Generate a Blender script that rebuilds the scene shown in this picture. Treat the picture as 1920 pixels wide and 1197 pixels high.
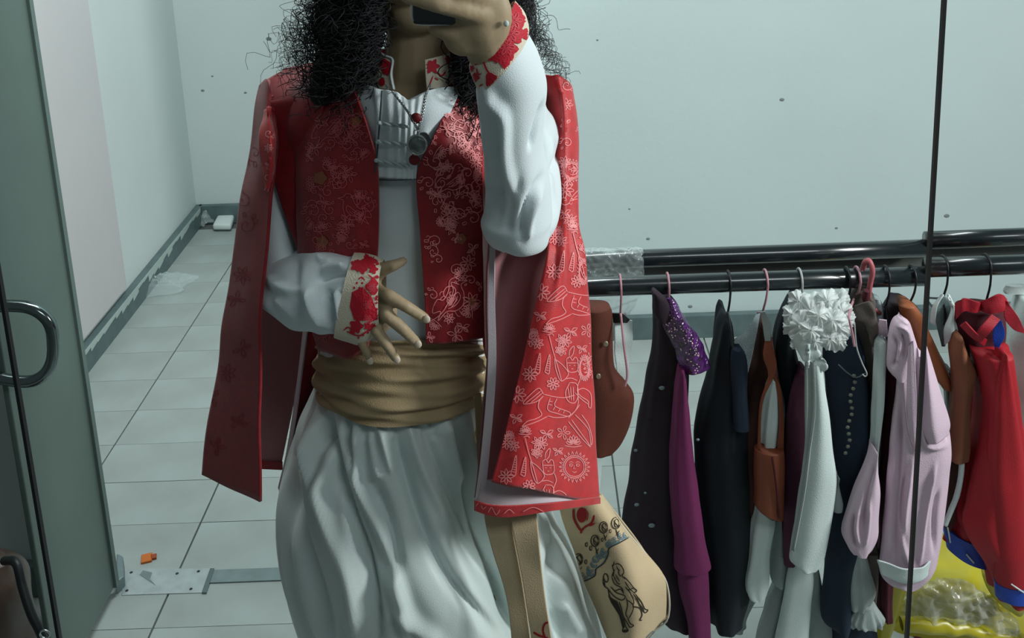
import bpy, bmesh, math, random
import numpy as np
from mathutils import Vector, Matrix
from mathutils.bvhtree import BVHTree

for o in list(bpy.data.objects): bpy.data.objects.remove(o)
sc = bpy.context.scene
COL = sc.collection
PI = math.pi

# ------------------------------------------------------------------ camera
FPX, PX0, PY0 = 1921.0, 1005.0, 80.0
PITCH, ROLL, CH = math.radians(13.2), math.radians(1.97), 1.8
Fw = Vector((0, math.cos(PITCH), -math.sin(PITCH)))
R0 = Vector((1, 0, 0)); U0 = Vector((0, math.sin(PITCH), math.cos(PITCH)))
Rc = R0*math.cos(ROLL) - U0*math.sin(ROLL)
Uc = R0*math.sin(ROLL) + U0*math.cos(ROLL)
camd = bpy.data.cameras.new('camera'); cam = bpy.data.objects.new('camera', camd); COL.objects.link(cam)
M = Matrix((Rc, Uc, -Fw)).transposed().to_4x4(); M.translation = (0, 0, CH)
cam.matrix_world = M
camd.sensor_fit = 'HORIZONTAL'; camd.sensor_width = 36; camd.lens = 36*FPX/1920
camd.shift_x = (960-PX0)/1920; camd.shift_y = -(598.5-PY0)/1920
camd.clip_start = 0.02
sc.camera = cam

# ------------------------------------------------------------------ world, lights, exposure
def lin(c):
    return tuple(((x/255)/12.92 if x/255 <= .04045 else ((x/255+.055)/1.055)**2.4) for x in c) + (1,)
w = bpy.data.worlds.new('room_light'); sc.world = w; w.use_nodes = True
w.node_tree.nodes['Background'].inputs[0].default_value = lin((196, 212, 212))
w.node_tree.nodes['Background'].inputs[1].default_value = 0.17
def area(name, loc, target, size, power, col):
    l = bpy.data.lights.new(name, 'AREA'); l.energy = power; l.shape = 'RECTANGLE'
    l.size, l.size_y = size; l.color = lin(col)[:3]
    o = bpy.data.objects.new(name, l); COL.objects.link(o); o.location = loc
    o.rotation_euler = (Vector(target)-Vector(loc)).to_track_quat('-Z', 'Y').to_euler(); return o
area('tube_light_right', (2.5, 0.75, 2.15), (0.5, 1.5, 1.1), (0.6, 0.6), 82, (248, 252, 250))
fl_l = area('tube_light_far', (-0.35, 2.3, 3.25), (-1.1, 3.3, 0.9), (1.4, 0.5), 62, (242, 252, 250)); fl_l.data.spread = 2.8
area('fill_light_near', (1.3, -0.5, 3.1), (1.0, 2.9, 1.2), (1.4, 0.5), 23, (238, 248, 248))  # added overhead fill from the camera side, not a real fixture
vs = sc.view_settings
vs.view_transform = 'Standard'; vs.look = 'None'; vs.gamma = 1; vs.use_curve_mapping = False; vs.exposure = -0.22

# ------------------------------------------------------------------ pixel -> world
CAM = np.array((0, 0, CH)); aR = np.array(Rc); aU = np.array(Uc); aF = np.array(Fw)
def ray(px, py):
    px = np.asarray(px, float); py = np.asarray(py, float)
    return aF + ((px-PX0)/FPX)[..., None]*aR - ((py-PY0)/FPX)[..., None]*aU
def W(px, py, Y):
    d = ray(px, py); return CAM + d*(np.asarray(Y, float)/d[..., 1])[..., None]
def V(px, py, Y): return Vector(W(px, py, Y))
def WF(px, py, z=0.0):
    d = ray(px, py); return Vector(CAM + d*((z-CH)/d[..., 2])[..., None])
def WX(px, py, X):
    d = ray(px, py); return Vector(CAM + d*(X/d[..., 0])[..., None])

# ------------------------------------------------------------------ materials
MATS = {}
def mat(name, col, rough=.75, bump=0.0, bscale=300, metal=0, var=0.0, vscale=8, sheen=0.0, alpha=1.0, spec=.4,
        col2=None, trans=0.0, coat=0.0, weave=False):
    if name in MATS: return MATS[name]
    m = bpy.data.materials.new(name); m.use_nodes = True; nt = m.node_tree; N = nt.nodes; L = nt.links
    b = N['Principled BSDF']; b.inputs['Roughness'].default_value = rough; b.inputs['Metallic'].default_value = metal
    b.inputs['Specular IOR Level'].default_value = spec
    b.inputs['Sheen Weight'].default_value = sheen; b.inputs['Alpha'].default_value = alpha
    b.inputs['Transmission Weight'].default_value = trans; b.inputs['Coat Weight'].default_value = coat
    c = lin(col); b.inputs['Base Color'].default_value = c
    tc = N.new('ShaderNodeTexCoord')
    if var or col2:
        n = N.new('ShaderNodeTexNoise'); n.inputs['Scale'].default_value = vscale; n.inputs['Detail'].default_value = 6
        L.new(tc.outputs['Object'], n.inputs['Vector'])
        r = N.new('ShaderNodeValToRGB'); r.color_ramp.elements[0].position = .36; r.color_ramp.elements[1].position = .66
        k = 1-var
        r.color_ramp.elements[0].color = lin(col2) if col2 else (c[0]*k, c[1]*k, c[2]*k, 1)
        r.color_ramp.elements[1].color = c
        L.new(n.outputs['Fac'], r.inputs['Fac']); L.new(r.outputs['Color'], b.inputs['Base Color'])
    if bump:
        if weave:
            n2 = N.new('ShaderNodeTexVoronoi')
        else:
            n2 = N.new('ShaderNodeTexNoise'); n2.inputs['Detail'].default_value = 4
        n2.inputs['Scale'].default_value = bscale
        L.new(tc.outputs['Object'], n2.inputs['Vector'])
        bp = N.new('ShaderNodeBump'); bp.inputs['Strength'].default_value = bump; bp.inputs['Distance'].default_value = .002
        L.new(n2.outputs[0], bp.inputs['Height']); L.new(bp.outputs['Normal'], b.inputs['Normal'])
    MATS[name] = m; return m
def plastic(name, col=(215, 228, 228), a=.35, rough=.12):
    if name in MATS: return MATS[name]
    m = bpy.data.materials.new(name); m.use_nodes = True; nt = m.node_tree; N = nt.nodes; L = nt.links
    b = N['Principled BSDF']; b.inputs['Base Color'].default_value = lin(col); b.inputs['Roughness'].default_value = rough
    b.inputs['Alpha'].default_value = a; b.inputs['Specular IOR Level'].default_value = .9
    lw = N.new('ShaderNodeLayerWeight'); lw.inputs['Blend'].default_value = .35
    mr = N.new('ShaderNodeMapRange'); mr.inputs['To Min'].default_value = a*.45; mr.inputs['To Max'].default_value = min(1, a*2.2)
    L.new(lw.outputs['Facing'], mr.inputs['Value']); L.new(mr.outputs['Result'], b.inputs['Alpha'])
    MATS[name] = m; return m

m_wall = mat("painted_wall", (191, 208, 208), .85, .25, 60, var=.035, vscale=2.2)
m_wallL = mat('painted_wall_left', (204, 214, 213), .85, .25, 60, var=.05, vscale=1.6)
m_pink = mat('pinkish_strip', (196, 194, 196), .85, .2, 60, var=.03, vscale=3)  # pinkish tone of the strip on the left wall
m_base = mat('skirting_tile', (92, 110, 112), .45, .2, 40, var=.2, vscale=20)
m_plaster = mat('plaster_residue', (166, 182, 178), .9, .6, 90)
m_tile = mat('floor_tile', (158, 169, 167), .42, .1, 30, var=.07, vscale=5, col2=(148, 156, 153))
m_grout = mat('grout', (92, 100, 98), .95, .4, 100)
m_glass = mat('frosted_door', (88, 104, 98), .35, .08, 40, var=.10, vscale=5)
m_chrome = mat('chrome', (122, 132, 134), .16, metal=1)
m_steel = mat('brushed_steel', (186, 196, 198), .35, .2, 200, metal=.55, var=.15, vscale=40)
m_strip = mat('threshold_metal', (128, 144, 146), .5, .2, 100, metal=.4, var=.15, vscale=30)
m_black = mat('black_rubber', (16, 22, 24), .5)
m_blackp = mat('black_pipe', (22, 30, 33), .24, .06, 30, spec=.7, coat=.4)
m_dark = mat('dark_screw', (30, 34, 34), .5)
m_skin = mat('skin', (164, 145, 116), .55, .1, 250, var=.08, vscale=30, spec=.4)
m_nail = mat('nail', (205, 190, 170), .3)
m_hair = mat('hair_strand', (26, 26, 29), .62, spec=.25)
m_shirt = mat('white_cotton', (214, 226, 230), .8, .15, 700, weave=True, sheen=.2)
m_trous = mat('white_satin_cotton', (204, 218, 216), .42, .12, 700, weave=True, sheen=.2, spec=.5)
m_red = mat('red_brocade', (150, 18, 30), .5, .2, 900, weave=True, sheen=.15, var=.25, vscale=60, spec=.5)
m_redL = mat('red_brocade_lit', (200, 34, 40), .46, .2, 900, weave=True, sheen=.3, var=.2, vscale=60, spec=.5)  # brighter copy of the same red cloth, light put into its colour
m_pat = mat('brocade_thread', (236, 140, 142), .5, sheen=.3)
m_pat2 = mat('brocade_thread_shaded', (190, 84, 92), .5, sheen=.2)  # darker copy of the thread for the vest half in shade
m_gold = mat('brocade_gold', (140, 84, 56), .5)
m_lining = mat('mauve_lining', (150, 104, 108), .8, .1, 600, weave=True)
m_lining2 = mat('pale_lining', (186, 176, 182), .8, .1, 600, weave=True)
m_sash = mat('tan_sash', (164, 144, 110), .7, .2, 500, weave=True, var=.12, vscale=15)
m_canvas = mat('beige_canvas', (196, 176, 142), .85, .2, 700, weave=True, var=.08, vscale=12)
m_ink = mat('dark_print_ink', (42, 36, 26), .9)
m_inkb = mat('blue_print_ink', (94, 118, 128), .9)
m_inkr = mat('red_print_ink', (150, 30, 36), .9)
m_cream = mat('cream_embroidery', (214, 206, 186), .85, .3, 600, weave=True)
m_embr = mat('red_embroidery', (186, 22, 44), .6, .5, 500)
m_silver = mat('silver', (190, 196, 196), .25, metal=1)
m_cord = mat('grey_cord', (176, 190, 192), .7)
m_line = mat('dark_seam_thread', (60, 72, 78), .8)

# ------------------------------------------------------------------ mesh helpers
def link(o, parent=None):
    COL.objects.link(o)
    if parent is not None:
        o.parent = parent
        o.matrix_parent_inverse = Matrix.LocRotScale(parent.location, parent.rotation_euler, None).inverted() if parent.parent is None else parent_world(parent).inverted()
    return o
def parent_world(p):
    m = Matrix.Identity(4); chain = []
    while p is not None: chain.append(p); p = p.parent
    for q in reversed(chain):
        loc = Matrix.LocRotScale(q.location, q.rotation_euler, q.scale)
        m = m @ (q.matrix_parent_inverse @ loc if q.parent else loc)
    return m
def mk(name, verts, faces, m, parent=None, smooth=True, solid=0, label=None, kind=None, uv=None):
    me = bpy.data.meshes.new(name)
    me.from_pydata([tuple(v) for v in verts], [], [tuple(f) for f in faces]); me.update()
    if smooth: me.polygons.foreach_set('use_smooth', [True]*len(me.polygons))
    me.materials.append(m)
    o = bpy.data.objects.new(name, me); link(o, parent)
    if solid:
        s = o.modifiers.new('thickness', 'SOLIDIFY'); s.thickness = solid; s.offset = -1
    if label: o['label'] = label
    if kind: o['kind'] = kind
    return o
def tag(o, label, cat, group=None):
    o['label'] = label; o['category'] = cat
    if group: o['group'] = group
    return o
def empty(name, loc, label=None, cat=None, group=None):
    o = bpy.data.objects.new(name, None); COL.objects.link(o); o.location = loc; o.empty_display_size = .05
    if label: tag(o, label, cat, group)
    return o
def cr(P, n, lin_=False):
    P = np.asarray(P, float); m = len(P)
    t = np.linspace(0, m-1, n); i = np.clip(t.astype(int), 0, m-2); f = (t-i)[:, None]
    p1 = P[i]; p2 = P[i+1]
    if lin_ or m == 2: return p1*(1-f)+p2*f
    p0 = np.where((i > 0)[:, None], P[np.maximum(i-1, 0)], 2*p1-p2)
    p3 = np.where((i < m-2)[:, None], P[np.minimum(i+2, m-1)], 2*p2-p1)
    return .5*((2*p1)+(-p0+p2)*f+(2*p0-5*p1+4*p2-p3)*f*f+(-p0+3*p1-3*p2+p3)*f**3)
def gnormals(G, closed):
    if closed: du = np.roll(G, -1, 1)-np.roll(G, 1, 1)
    else: du = np.gradient(G, axis=1)
    dv = np.gradient(G, axis=0); n = np.cross(du, dv)
    return n/(np.linalg.norm(n, axis=2, keepdims=True)+1e-12)
def wr(P, scale, amp, seed=0, k=6):
    """crumple field: sum of warped waves in object space"""
    r = np.random.RandomState(seed); out = np.zeros(P.shape[:-1]); q = P*scale
    for i in range(k):
        d = r.normal(size=3); d /= np.linalg.norm(d); f = 1+r.rand()*1.8
        d2 = r.normal(size=3)
        out += np.sin((q@d)*f*6.28 + 1.3*np.sin((q@d2)*3.1+r.rand()*6)+r.rand()*6.28)/f
    return out*amp/k*1.6
def tri_grid(nv, nu, closed, flip=False):
    F = []
    for j in range(nv-1):
        for i in range(nu if closed else nu-1):
            a = j*nu+i; b = j*nu+(i+1) % nu; f = (a, b, b+nu, a+nu)
            F.append(f[::-1] if flip else f)
    return F
REG = {}
def project(G):
    q = G-CAM; z = q@aF; return PX0+FPX*(q@aR)/z, PY0-FPX*(q@aU)/z
def creases(G, n, lst):
    """sewn-in folds: lst of (polyline px, half width px, height m); followed on the cloth's near side"""
    x, y = project(G); front = np.clip(((CAM-G)*n).sum(2)/np.linalg.norm(CAM-G, axis=2)*3, 0, 1); out = np.zeros(x.shape)
    for P, w_, a in lst:
        P = np.asarray(P, float); P = cr(P, max(8, 4*len(P))); best = np.full(x.shape, 1e9); tt = np.zeros(x.shape)
        for k in range(len(P)-1):
            A = P[k]; B = P[k+1]; d = B-A; L = (d**2).sum()+1e-9
            t = np.clip(((x-A[0])*d[0]+(y-A[1])*d[1])/L, 0, 1); D = np.hypot(x-A[0]-t*d[0], y-A[1]-t*d[1])
            m = D < best; best = np.where(m, D, best); tt = np.where(m, (k+t)/(len(P)-1), tt)
        taper = np.clip(np.minimum(tt, 1-tt)*5+.15, 0, 1)
        out += a*np.exp(-(best/w_)**2)*taper
    return out*front
def finish(name, G, closed, m, parent, solid=0, caps=(False, False), reg=None, label=None, kind=None):
    nv, nu = G.shape[:2]; verts = G.reshape(-1, 3)
    n = gnormals(G, closed)
    if closed:
        c = G.mean(axis=1, keepdims=True); s = ((G-c)*n).sum(); flip = s < 0
    else:
        s = ((CAM-G)*n).sum(); flip = s < 0
    F = tri_grid(nv, nu, closed, flip)
    verts = [tuple(v) for v in verts]
    if closed:
        for k, row in ((0, 0), (1, nv-1)):
            if caps[k]:
                verts.append(tuple(G[row].mean(axis=0))); c = len(verts)-1
                for i in range(nu):
                    f = (row*nu+i, row*nu+(i+1) % nu, c)
                    if (k == 0) ^ flip: f = f[::-1]
                    F.append(f)
    if reg: REG[reg] = BVHTree.FromPolygons([Vector(v) for v in verts], F)
    return mk(name, verts, F, m, parent, True, solid, label, kind)
def tube(name, m, rings, parent=None, nu=64, nv=60, fold=None, crumple=None, se=1.0, caps=(False, False), solid=0, reg=None, ymod=None, label=None, lin_=False, cre=None):
    """rings: (ax,ay,bx,by,Y,th) edge pixels, depth of centre and half thickness in metres"""
    R = cr(rings, nv, lin_); th = np.linspace(0, 2*PI, nu, endpoint=False)
    c, s = np.cos(th), np.sin(th)
    cs = np.sign(c)*np.abs(c)**se; ss = np.sign(s)*np.abs(s)**se
    v = np.linspace(0, 1, nv)
    px = (R[:, 0]+R[:, 2])[:, None]/2 + (R[:, 2]-R[:, 0])[:, None]/2*cs
    py = (R[:, 1]+R[:, 3])[:, None]/2 + (R[:, 3]-R[:, 1])[:, None]/2*cs
    if ymod: py = py + ymod(th[None, :], v[:, None])
    Y = R[:, 4][:, None] - R[:, 5][:, None]*ss
    # silhouette belongs to the centre depth: unproject edge offset at the centre depth, then move in depth
    cx = (R[:, 0]+R[:, 2])/2; cy = (R[:, 1]+R[:, 3])/2
    G = W(px, py, np.repeat(R[:, 4][:, None], nu, 1))
    G[..., 1] = Y
    n = gnormals(G, True)
    if ((G-G.mean(axis=1, keepdims=True))*n).sum() < 0: n = -n
    if fold: G = G + n*fold(th[None, :], v[:, None])[..., None]
    if crumple: G = G + n*wr(G, *crumple)[..., None]
    if cre: G = G + n*creases(G, n, cre)[..., None]
    return finish(name, G, True, m, parent, solid, caps, reg, label)
def sheet(name, m, cols, parent=None, nu=24, nv=50, fold=None, crumple=None, solid=.003, reg=None, label=None, lin_=False, kind=None, ulin=False, cre=None):
    """cols: polylines of (px,py,Y) running downward, from left to right"""
    C = [cr(c, nv, lin_) for c in cols]; A = np.stack(C, 1)
    if len(cols) == 2 or ulin: 
        t = np.linspace(0, len(cols)-1, nu); i = np.clip(t.astype(int), 0, len(cols)-2); f = (t-i)[None, :, None]
        A = A[:, i]*(1-f)+A[:, i+1]*f
    else: A = np.stack([cr(A[j], nu) for j in range(nv)], 0)
    u = np.linspace(0, 1, nu)[None, :]; v = np.linspace(0, 1, nv)[:, None]
    G = W(A[..., 0], A[..., 1], A[..., 2])
    if fold or crumple or cre:
        n = gnormals(G, False)
        if ((CAM-G)*n).sum() < 0: n = -n
        if fold: G = G + n*fold(u, v)[..., None]
        if crumple: G = G + n*wr(G, *crumple)[..., None]
        if cre: G = G + n*creases(G, n, cre)[..., None]
    return finish(name, G, False, m, parent, solid, reg=reg, label=label, kind=kind)
def folds(n, amp, seed=0, tw=0.0, k=3, lo=0.0, hi=1.0, sharp=1.0):
    r = np.random.RandomState(seed); P = [(n*(.7+.6*r.rand()), r.rand()*6.28, tw*(.7+.6*r.rand()), r.rand()*2) for _ in range(k)]
    def f(u, v):
        o = 0
        for (a, p, t, q) in P:
            x = np.sin(a*u+p+t*v+.5*np.sin(3*v+q)); o = o+np.sign(x)*np.abs(x)**sharp
        return o/k*amp*(lo+(hi-lo)*v)
    return f
def ringfolds(n, amp, seed=0, tw=0.0, k=3, lo=0.3, hi=1.0, sharp=1.0):
    r = np.random.RandomState(seed); P = [(int(max(2, round(n*(.6+.8*r.rand())))), r.rand()*6.28, tw*(.7+.6*r.rand()), r.rand()*6) for _ in range(k)]
    def f(u, v):
        o = 0
        for (a, p, t, q) in P:
            x = np.sin(a*(u+t*v)+p+.6*np.sin(4*v+q)); o = o+np.sign(x)*np.abs(x)**sharp
        return o/k*amp*(lo+(hi-lo)*v)
    return f
def path_tube_data(P, r, sides=6, closed=False):
    P = np.asarray(P, float); n = len(P); r = np.broadcast_to(np.asarray(r, float), (n,))
    T = np.gradient(P, axis=0); T /= np.linalg.norm(T, axis=1, keepdims=True)+1e-12
    ref = np.array((0.31, 0.2, 0.93)); a = np.cross(T, ref); nn = np.linalg.norm(a, axis=1, keepdims=True)
    a = np.where(nn < .05, np.cross(T, np.array((1., 0, 0))), a); a /= np.linalg.norm(a, axis=1, keepdims=True)
    b = np.cross(T, a); th = np.arange(sides)/sides*2*PI
    G = P[:, None]+r[:, None, None]*(np.cos(th)[None, :, None]*a[:, None]+np.sin(th)[None, :, None]*b[:, None])
    V_ = G.reshape(-1, 3); F = tri_grid(n, sides, True, True)
    if sides > 3:
        F.append(tuple(range(sides))); F.append(tuple(range((n-1)*sides, n*sides))[::-1])
    return V_, F
class MB:
    def __init__(s): s.v = []; s.f = []
    def add(s, V_, F):
        k = len(s.v); s.v.extend([tuple(map(float, x)) for x in V_]); s.f.extend([tuple(i+k for i in f) for f in F]); return s
    def path(s, P, r, sides=6, n=None):
        if n: P = cr(P, n)
        return s.add(*path_tube_data(P, r, sides))
    def box(s, c, d, rz=0, bev=0):
        c = np.array(c, float); d = np.array(d, float)/2
        vs_ = [np.array((x, y, z))*d for x in (-1, 1) for y in (-1, 1) for z in (-1, 1)]
        R = np.array(((math.cos(rz), -math.sin(rz), 0), (math.sin(rz), math.cos(rz), 0), (0, 0, 1)))
        s.add([R@q+c for q in vs_], [(0, 1, 3, 2), (4, 6, 7, 5), (0, 4, 5, 1), (2, 3, 7, 6), (0, 2, 6, 4), (1, 5, 7, 3)]); return s
    def prism(s, pts, off):
        n = len(pts); pts = [np.array(p, float) for p in pts]; off = np.array(off, float)
        s.add(pts+[p+off for p in pts], [tuple(range(n))[::-1], tuple(range(n, 2*n))]+[(i, (i+1) % n, n+(i+1) % n, n+i) for i in range(n)]); return s
    def ball(s, c, r, seg=14, rot=None):
        r = np.broadcast_to(np.asarray(r, float), (3,)); vs_ = []; 
        for j in range(seg//2+1):
            a = PI*j/(seg//2)
            for i in range(seg):
                t = 2*PI*i/seg; vs_.append(np.array((math.sin(a)*math.cos(t), math.sin(a)*math.sin(t), math.cos(a)))*r)
        if rot is not None: vs_ = [np.array(rot@Vector(q)) for q in vs_]
        s.add([q+np.array(c) for q in vs_], tri_grid(seg//2+1, seg, True, True)); return s
    def build(s, name, m, parent=None, smooth=True, bevel=0, **k):
        o = mk(name, s.v, s.f, m, parent, smooth, **k)
        if bevel:
            b = o.modifiers.new('bevel', 'BEVEL'); b.width = bevel; b.segments = 2; b.limit_method = 'ANGLE'
        return o

# -------- print / embroidery lines laid on a cloth surface (real ribbons lying on it)
def drape(reg, strokes, wpx, lift=.0016, fills=()):
    bv = REG[reg]; vs_ = []; fs = []; origin = Vector(CAM)
    def hit(x, y):
        d = Vector(ray(x, y)).normalized(); h = bv.ray_cast(origin, d)
        if h[0] is None: return None
        return h[0]-d*lift
    for st in strokes:
        wd = wpx
        if isinstance(st, tuple) and isinstance(st[1], (int, float)): st, wd = st[0], st[1]
        P = np.asarray(st, float)
        L = np.linalg.norm(np.diff(P, axis=0), axis=1).sum(); n = max(3, int(L/3.0))
        Q = cr(P, n); T = np.gradient(Q, axis=0); T /= np.linalg.norm(T, axis=1, keepdims=True)+1e-9
        Nn = np.stack((-T[:, 1], T[:, 0]), 1); prev = None
        for i, (q, nn) in enumerate(zip(Q, Nn)):
            ww = wd/2*(1 if 0 < i < n-1 else .45)
            a = hit(*(q+nn*ww)); b = hit(*(q-nn*ww))
            if a is None or b is None or (a-b).length > .03: prev = None; continue
            vs_ += [a, b]; cur = len(vs_)-2
            if prev is not None and (vs_[prev]-a).length < .03: fs.append((prev, prev+1, cur+1, cur))
            prev = cur
    for poly in fills:
        P = np.asarray(poly, float); c = P.mean(axis=0); n = len(P); ids = []
        ring_ = []
        for t in (0.01, .2, .4, .6, .8, 1.0):
            row = [hit(*(c+(p-c)*t)) for p in P]; ring_.append(row)
        ok = [h is not None for row in ring_ for h in row]; flat = [h if h is not None else Vector((0, 0, 0)) for row in ring_ for h in row]
        k = len(vs_); used = set(); F4 = []
        for j in range(len(ring_)-1):
            for i in range(n):
                q4 = (j*n+i, j*n+(i+1) % n, (j+1)*n+(i+1) % n, (j+1)*n+i)
                if all(ok[q] for q in q4) and max((flat[q4[0]]-flat[q4[2]]).length, (flat[q4[1]]-flat[q4[3]]).length) < .03: F4.append(q4); used.update(q4)
        ids = {q: k+m for m, q in enumerate(sorted(used))}
        vs_ += [flat[q] for q in sorted(used)]; fs += [tuple(ids[q] for q in f) for f in F4]
    return vs_, fs
def drape_obj(name, reg, strokes, wpx, m, parent, fills=(), lift=.0016, **k):
    v, f = drape(reg, strokes, wpx, lift, fills)
    if not f: return None
    return mk(name, v, f, m, parent, False, **k)
def tf(S, cx, cy, s=1, rot=0, sx=1):
    c_, s_ = math.cos(rot), math.sin(rot); out = []
    for st in S:
        P = np.asarray(st, float)*(s*sx, s); out.append(np.stack((P[:, 0]*c_-P[:, 1]*s_+cx, P[:, 0]*s_+P[:, 1]*c_+cy), 1))
    return out
def circ(cx, cy, r, n=14, ry=None): return [(cx+r*math.cos(i/n*2*PI), cy+(ry or r)*math.sin(i/n*2*PI)) for i in range(n+1)]
def petal(a, r0, r1, w_):
    c_, s_ = math.cos(a), math.sin(a)
    return [(c_*x-s_*y, s_*x+c_*y) for x, y in ((r0, 0), ((r0+r1)*.45, w_), ((r0+r1)*.62, w_*.9), (r1, 0), ((r0+r1)*.62, -w_*.9), ((r0+r1)*.45, -w_), (r0, 0))]
def flower(n=7, span=2*PI, a0=0): 
    S = [petal(a0+span*i/n, .12, 1, .17) for i in range(n)]
    return S
def lotus(): return [petal(-PI/2+(i-3)*.42, .1, 1-.06*abs(i-3), .15) for i in range(7)]+[[(-.9, .12), (0, .25), (.9, .12)]]
def cone(): return [[(-.25, 1), (0, -1), (.25, 1), (-.25, 1)]]+[[(-.25*(y+1)/2, y), (.25*(y+1)/2, y)] for y in (-.5, -.25, 0, .25, .5, .75)]
def sun():
    S = [circ(0, 0, .62), circ(0, 0, .72, 18)]
    for i in range(22):
        a = i/22*2*PI; S.append([(.74*math.cos(a-.1), .74*math.sin(a-.1)), (1.02*math.cos(a), 1.02*math.sin(a)), (.74*math.cos(a+.1), .74*math.sin(a+.1))])
    S += [circ(-.22, -.12, .13, 8, .08), circ(.22, -.12, .13, 8, .08), [(0, -.1), (-.06, .12), (.08, .13)], [(-.16, .3), (0, .36), (.16, .3)], [(-.36, -.28), (-.2, -.34), (-.06, -.26)], [(.06, -.26), (.2, -.34), (.36, -.28)]]
    return S
def leafs(): return [petal(a, .05, 1, .2) for a in (-.5, .6, 2.1, 3.6)]+[[(-.9, -.3), (0, 0), (.8, .5)]]
def swirl(): return [[(0, 0), (.3, .1), (.35, -.25), (0, -.45), (-.45, -.2), (-.5, .35), (0, .75), (.7, .6), (1, .1)], [(.5, .65), (.9, .9), (1.2, .7)], petal(.2, .9, 1.5, .16), petal(-.6, .9, 1.4, .14)]
def bird():
    S = [[(-1, .1), (-.7, -.15), (-.45, -.05), (-.1, -.35), (.1, -.75), (.4, -.8), (.55, -.6), (.85, -.5), (.52, -.42), (.5, 0), (.3, .45), (-.1, .6), (-.5, .5), (-1, .75), (-.75, .4), (-1.1, .35), (-1, .1)],
         circ(.33, -.6, .06, 6), [(-.5, .3), (-.1, .05), (.25, -.15), (.3, .1), (0, .35), (-.4, .4)], [(-.35, .3), (0, .12)], [(-.2, .36), (.15, .14)], [(.05, .6), (.1, .85), (.25, .9)], [(-.15, .6), (-.1, .85), (.0, .9)]]
    return S
HZ = [[(375,440),(440,455),(500,460),(560,445)], [(375,440),(350,405),(310,430),(255,495),(330,485),(375,450)], [(360,420),(310,460),(270,492)], [(368,432),(330,465),(300,488)],
      [(375,450),(350,480),(345,520),(365,560),(330,585),(280,600),(250,630),(270,625),(340,600),(400,570)], [(400,568),(450,578),(520,570),(560,540),(590,500)],
      [(520,600),(560,650),(600,700),(650,750),(640,730),(590,660),(540,590)], [(560,560),(610,610),(645,660),(655,740),(662,700),(640,620),(600,560)],
      [(570,420),(610,405),(650,430),(658,470),(655,520),(640,510),(638,480),(600,455),(575,430)], [(415,460),(400,530),(460,555),(520,570),(530,548),(460,520),(440,500),(455,465)],
      [(405,480),(430,485)], [(402,500),(428,505)], [(430,535),(445,512)], [(460,545),(475,525)], [(490,556),(500,536)],
      [(530,370),(505,430),(520,480),(560,490),(580,440),(570,380),(530,370)], [(520,400),(530,470)], [(535,395),(540,478)], [(550,395),(553,480)],
      [(510,232),(520,300),(550,310),(578,295),(575,235),(560,222),(545,240),(530,220),(510,232)], [(512,255),(575,255)], [(525,270),(535,270)], [(552,270),(562,270)], [(538,290),(552,290)],
      [(525,215),(530,180),(555,155),(550,200),(535,220)], [(408,90),(430,180),(460,280),(482,360)], [(396,90),(425,82),(435,96)], [(440,230),(490,270),(522,320),(480,362),(450,300),(440,230)],
      [(580,300),(592,345),(575,400),(580,490),(560,540),(520,580)], [(560,430),(600,470),(640,500)], [(500,350),(540,345),(575,360)]]
def horse(dx=0, dy=0): return [[(900+x/3.15+dx, 600+y/3.15+dy) for x, y in s_] for s_ in HZ]

# ================================================================== SETTING
def struct(o): o['kind'] = 'structure'; return o
XC = -.46; XL = -1.555; YB = 4.34; YR = 3.19
# floor: slab + separate tiles
fl = MB().box((0.6, 2.0, -.03), (6.4, 6.6, .054)).build('floor', m_grout, smooth=False); struct(fl)
g0 = WF(218, 832); g1 = WF(445, 832); tw = (g1.x-g0.x); x0 = g0.x
yl = WF(300, 905).y; td = .0975*CH
tmesh = None
rnd = random.Random(3)
for iy in range(-9, 15):
    ya = yl + iy*td
    if ya+td > YB: break
    for ix in range(-3, 9):
        xa = x0+ix*tw
        if ya > YR-.02 and xa > XC: continue
        if xa < XL: xw0 = XL+.004
        else: xw0 = xa
        if xa+tw < XL: continue
        if tmesh is None:
            bm = bmesh.new(); bmesh.ops.create_cube(bm, size=1)
            bmesh.ops.scale(bm, vec=(tw-.0050, td-.0016, .008), verts=bm.verts)
            bmesh.ops.bevel(bm, geom=[e for e in bm.edges if all(v.co.z > 0 for v in e.verts)], offset=.0012, segments=1)
            tmesh = bpy.data.meshes.new('floor_tile'); bm.to_mesh(tmesh); bm.free(); tmesh.materials.append(m_tile)
        o = bpy.data.objects.new('floor_tile', tmesh); link(o, fl)
        o.matrix_parent_inverse = Matrix.Identity(4)
        if xa < XL: o.scale.x = (xa+tw-XL)/tw; o.location = ((XL+xa+tw)/2, ya+td/2, -.0005)
        else: o.location = (xa+tw/2, ya+td/2, -.0005+rnd.uniform(-.0004, .0004))
        if iy+9 >= 23: break
# walls
struct(MB().box((XL-.05, 3.17, 1.6), (.1, 2.45, 3.3)).build('wall_left', m_wallL, smooth=False))
struct(MB().box((-1.0, YB+.05, 1.6), (1.2, .1, 3.3)).build('wall_back', m_wallL, smooth=False))
struct(MB().box((XC+.05, (YB+YR)/2+.05, 1.6), (.1, YB-YR+.1, 3.3)).build('wall_return', m_wall, smooth=False))
struct(MB().box(((XC+3.8)/2+.05, YR+.05, 1.6), (3.8-XC-.1, .1, 3.3)).build('wall_right', m_wall, smooth=False))
pe = WX(226, 512, XL).y
struct(MB().box((XL+.006, (1.98+pe)/2, 1.66), (.02, pe-1.98, 3.1)).build('trim_1', m_pink, smooth=False, label='pinkish strip along the left wall'))
def mark(x, y, Y_, r_, par):
    q = V(x, y, Y_); MB().ball(q, (r_*1.4, .0015, r_), 8).build('wall_mark', mat('wall_chip', (120, 132, 130), .9), par)
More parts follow.
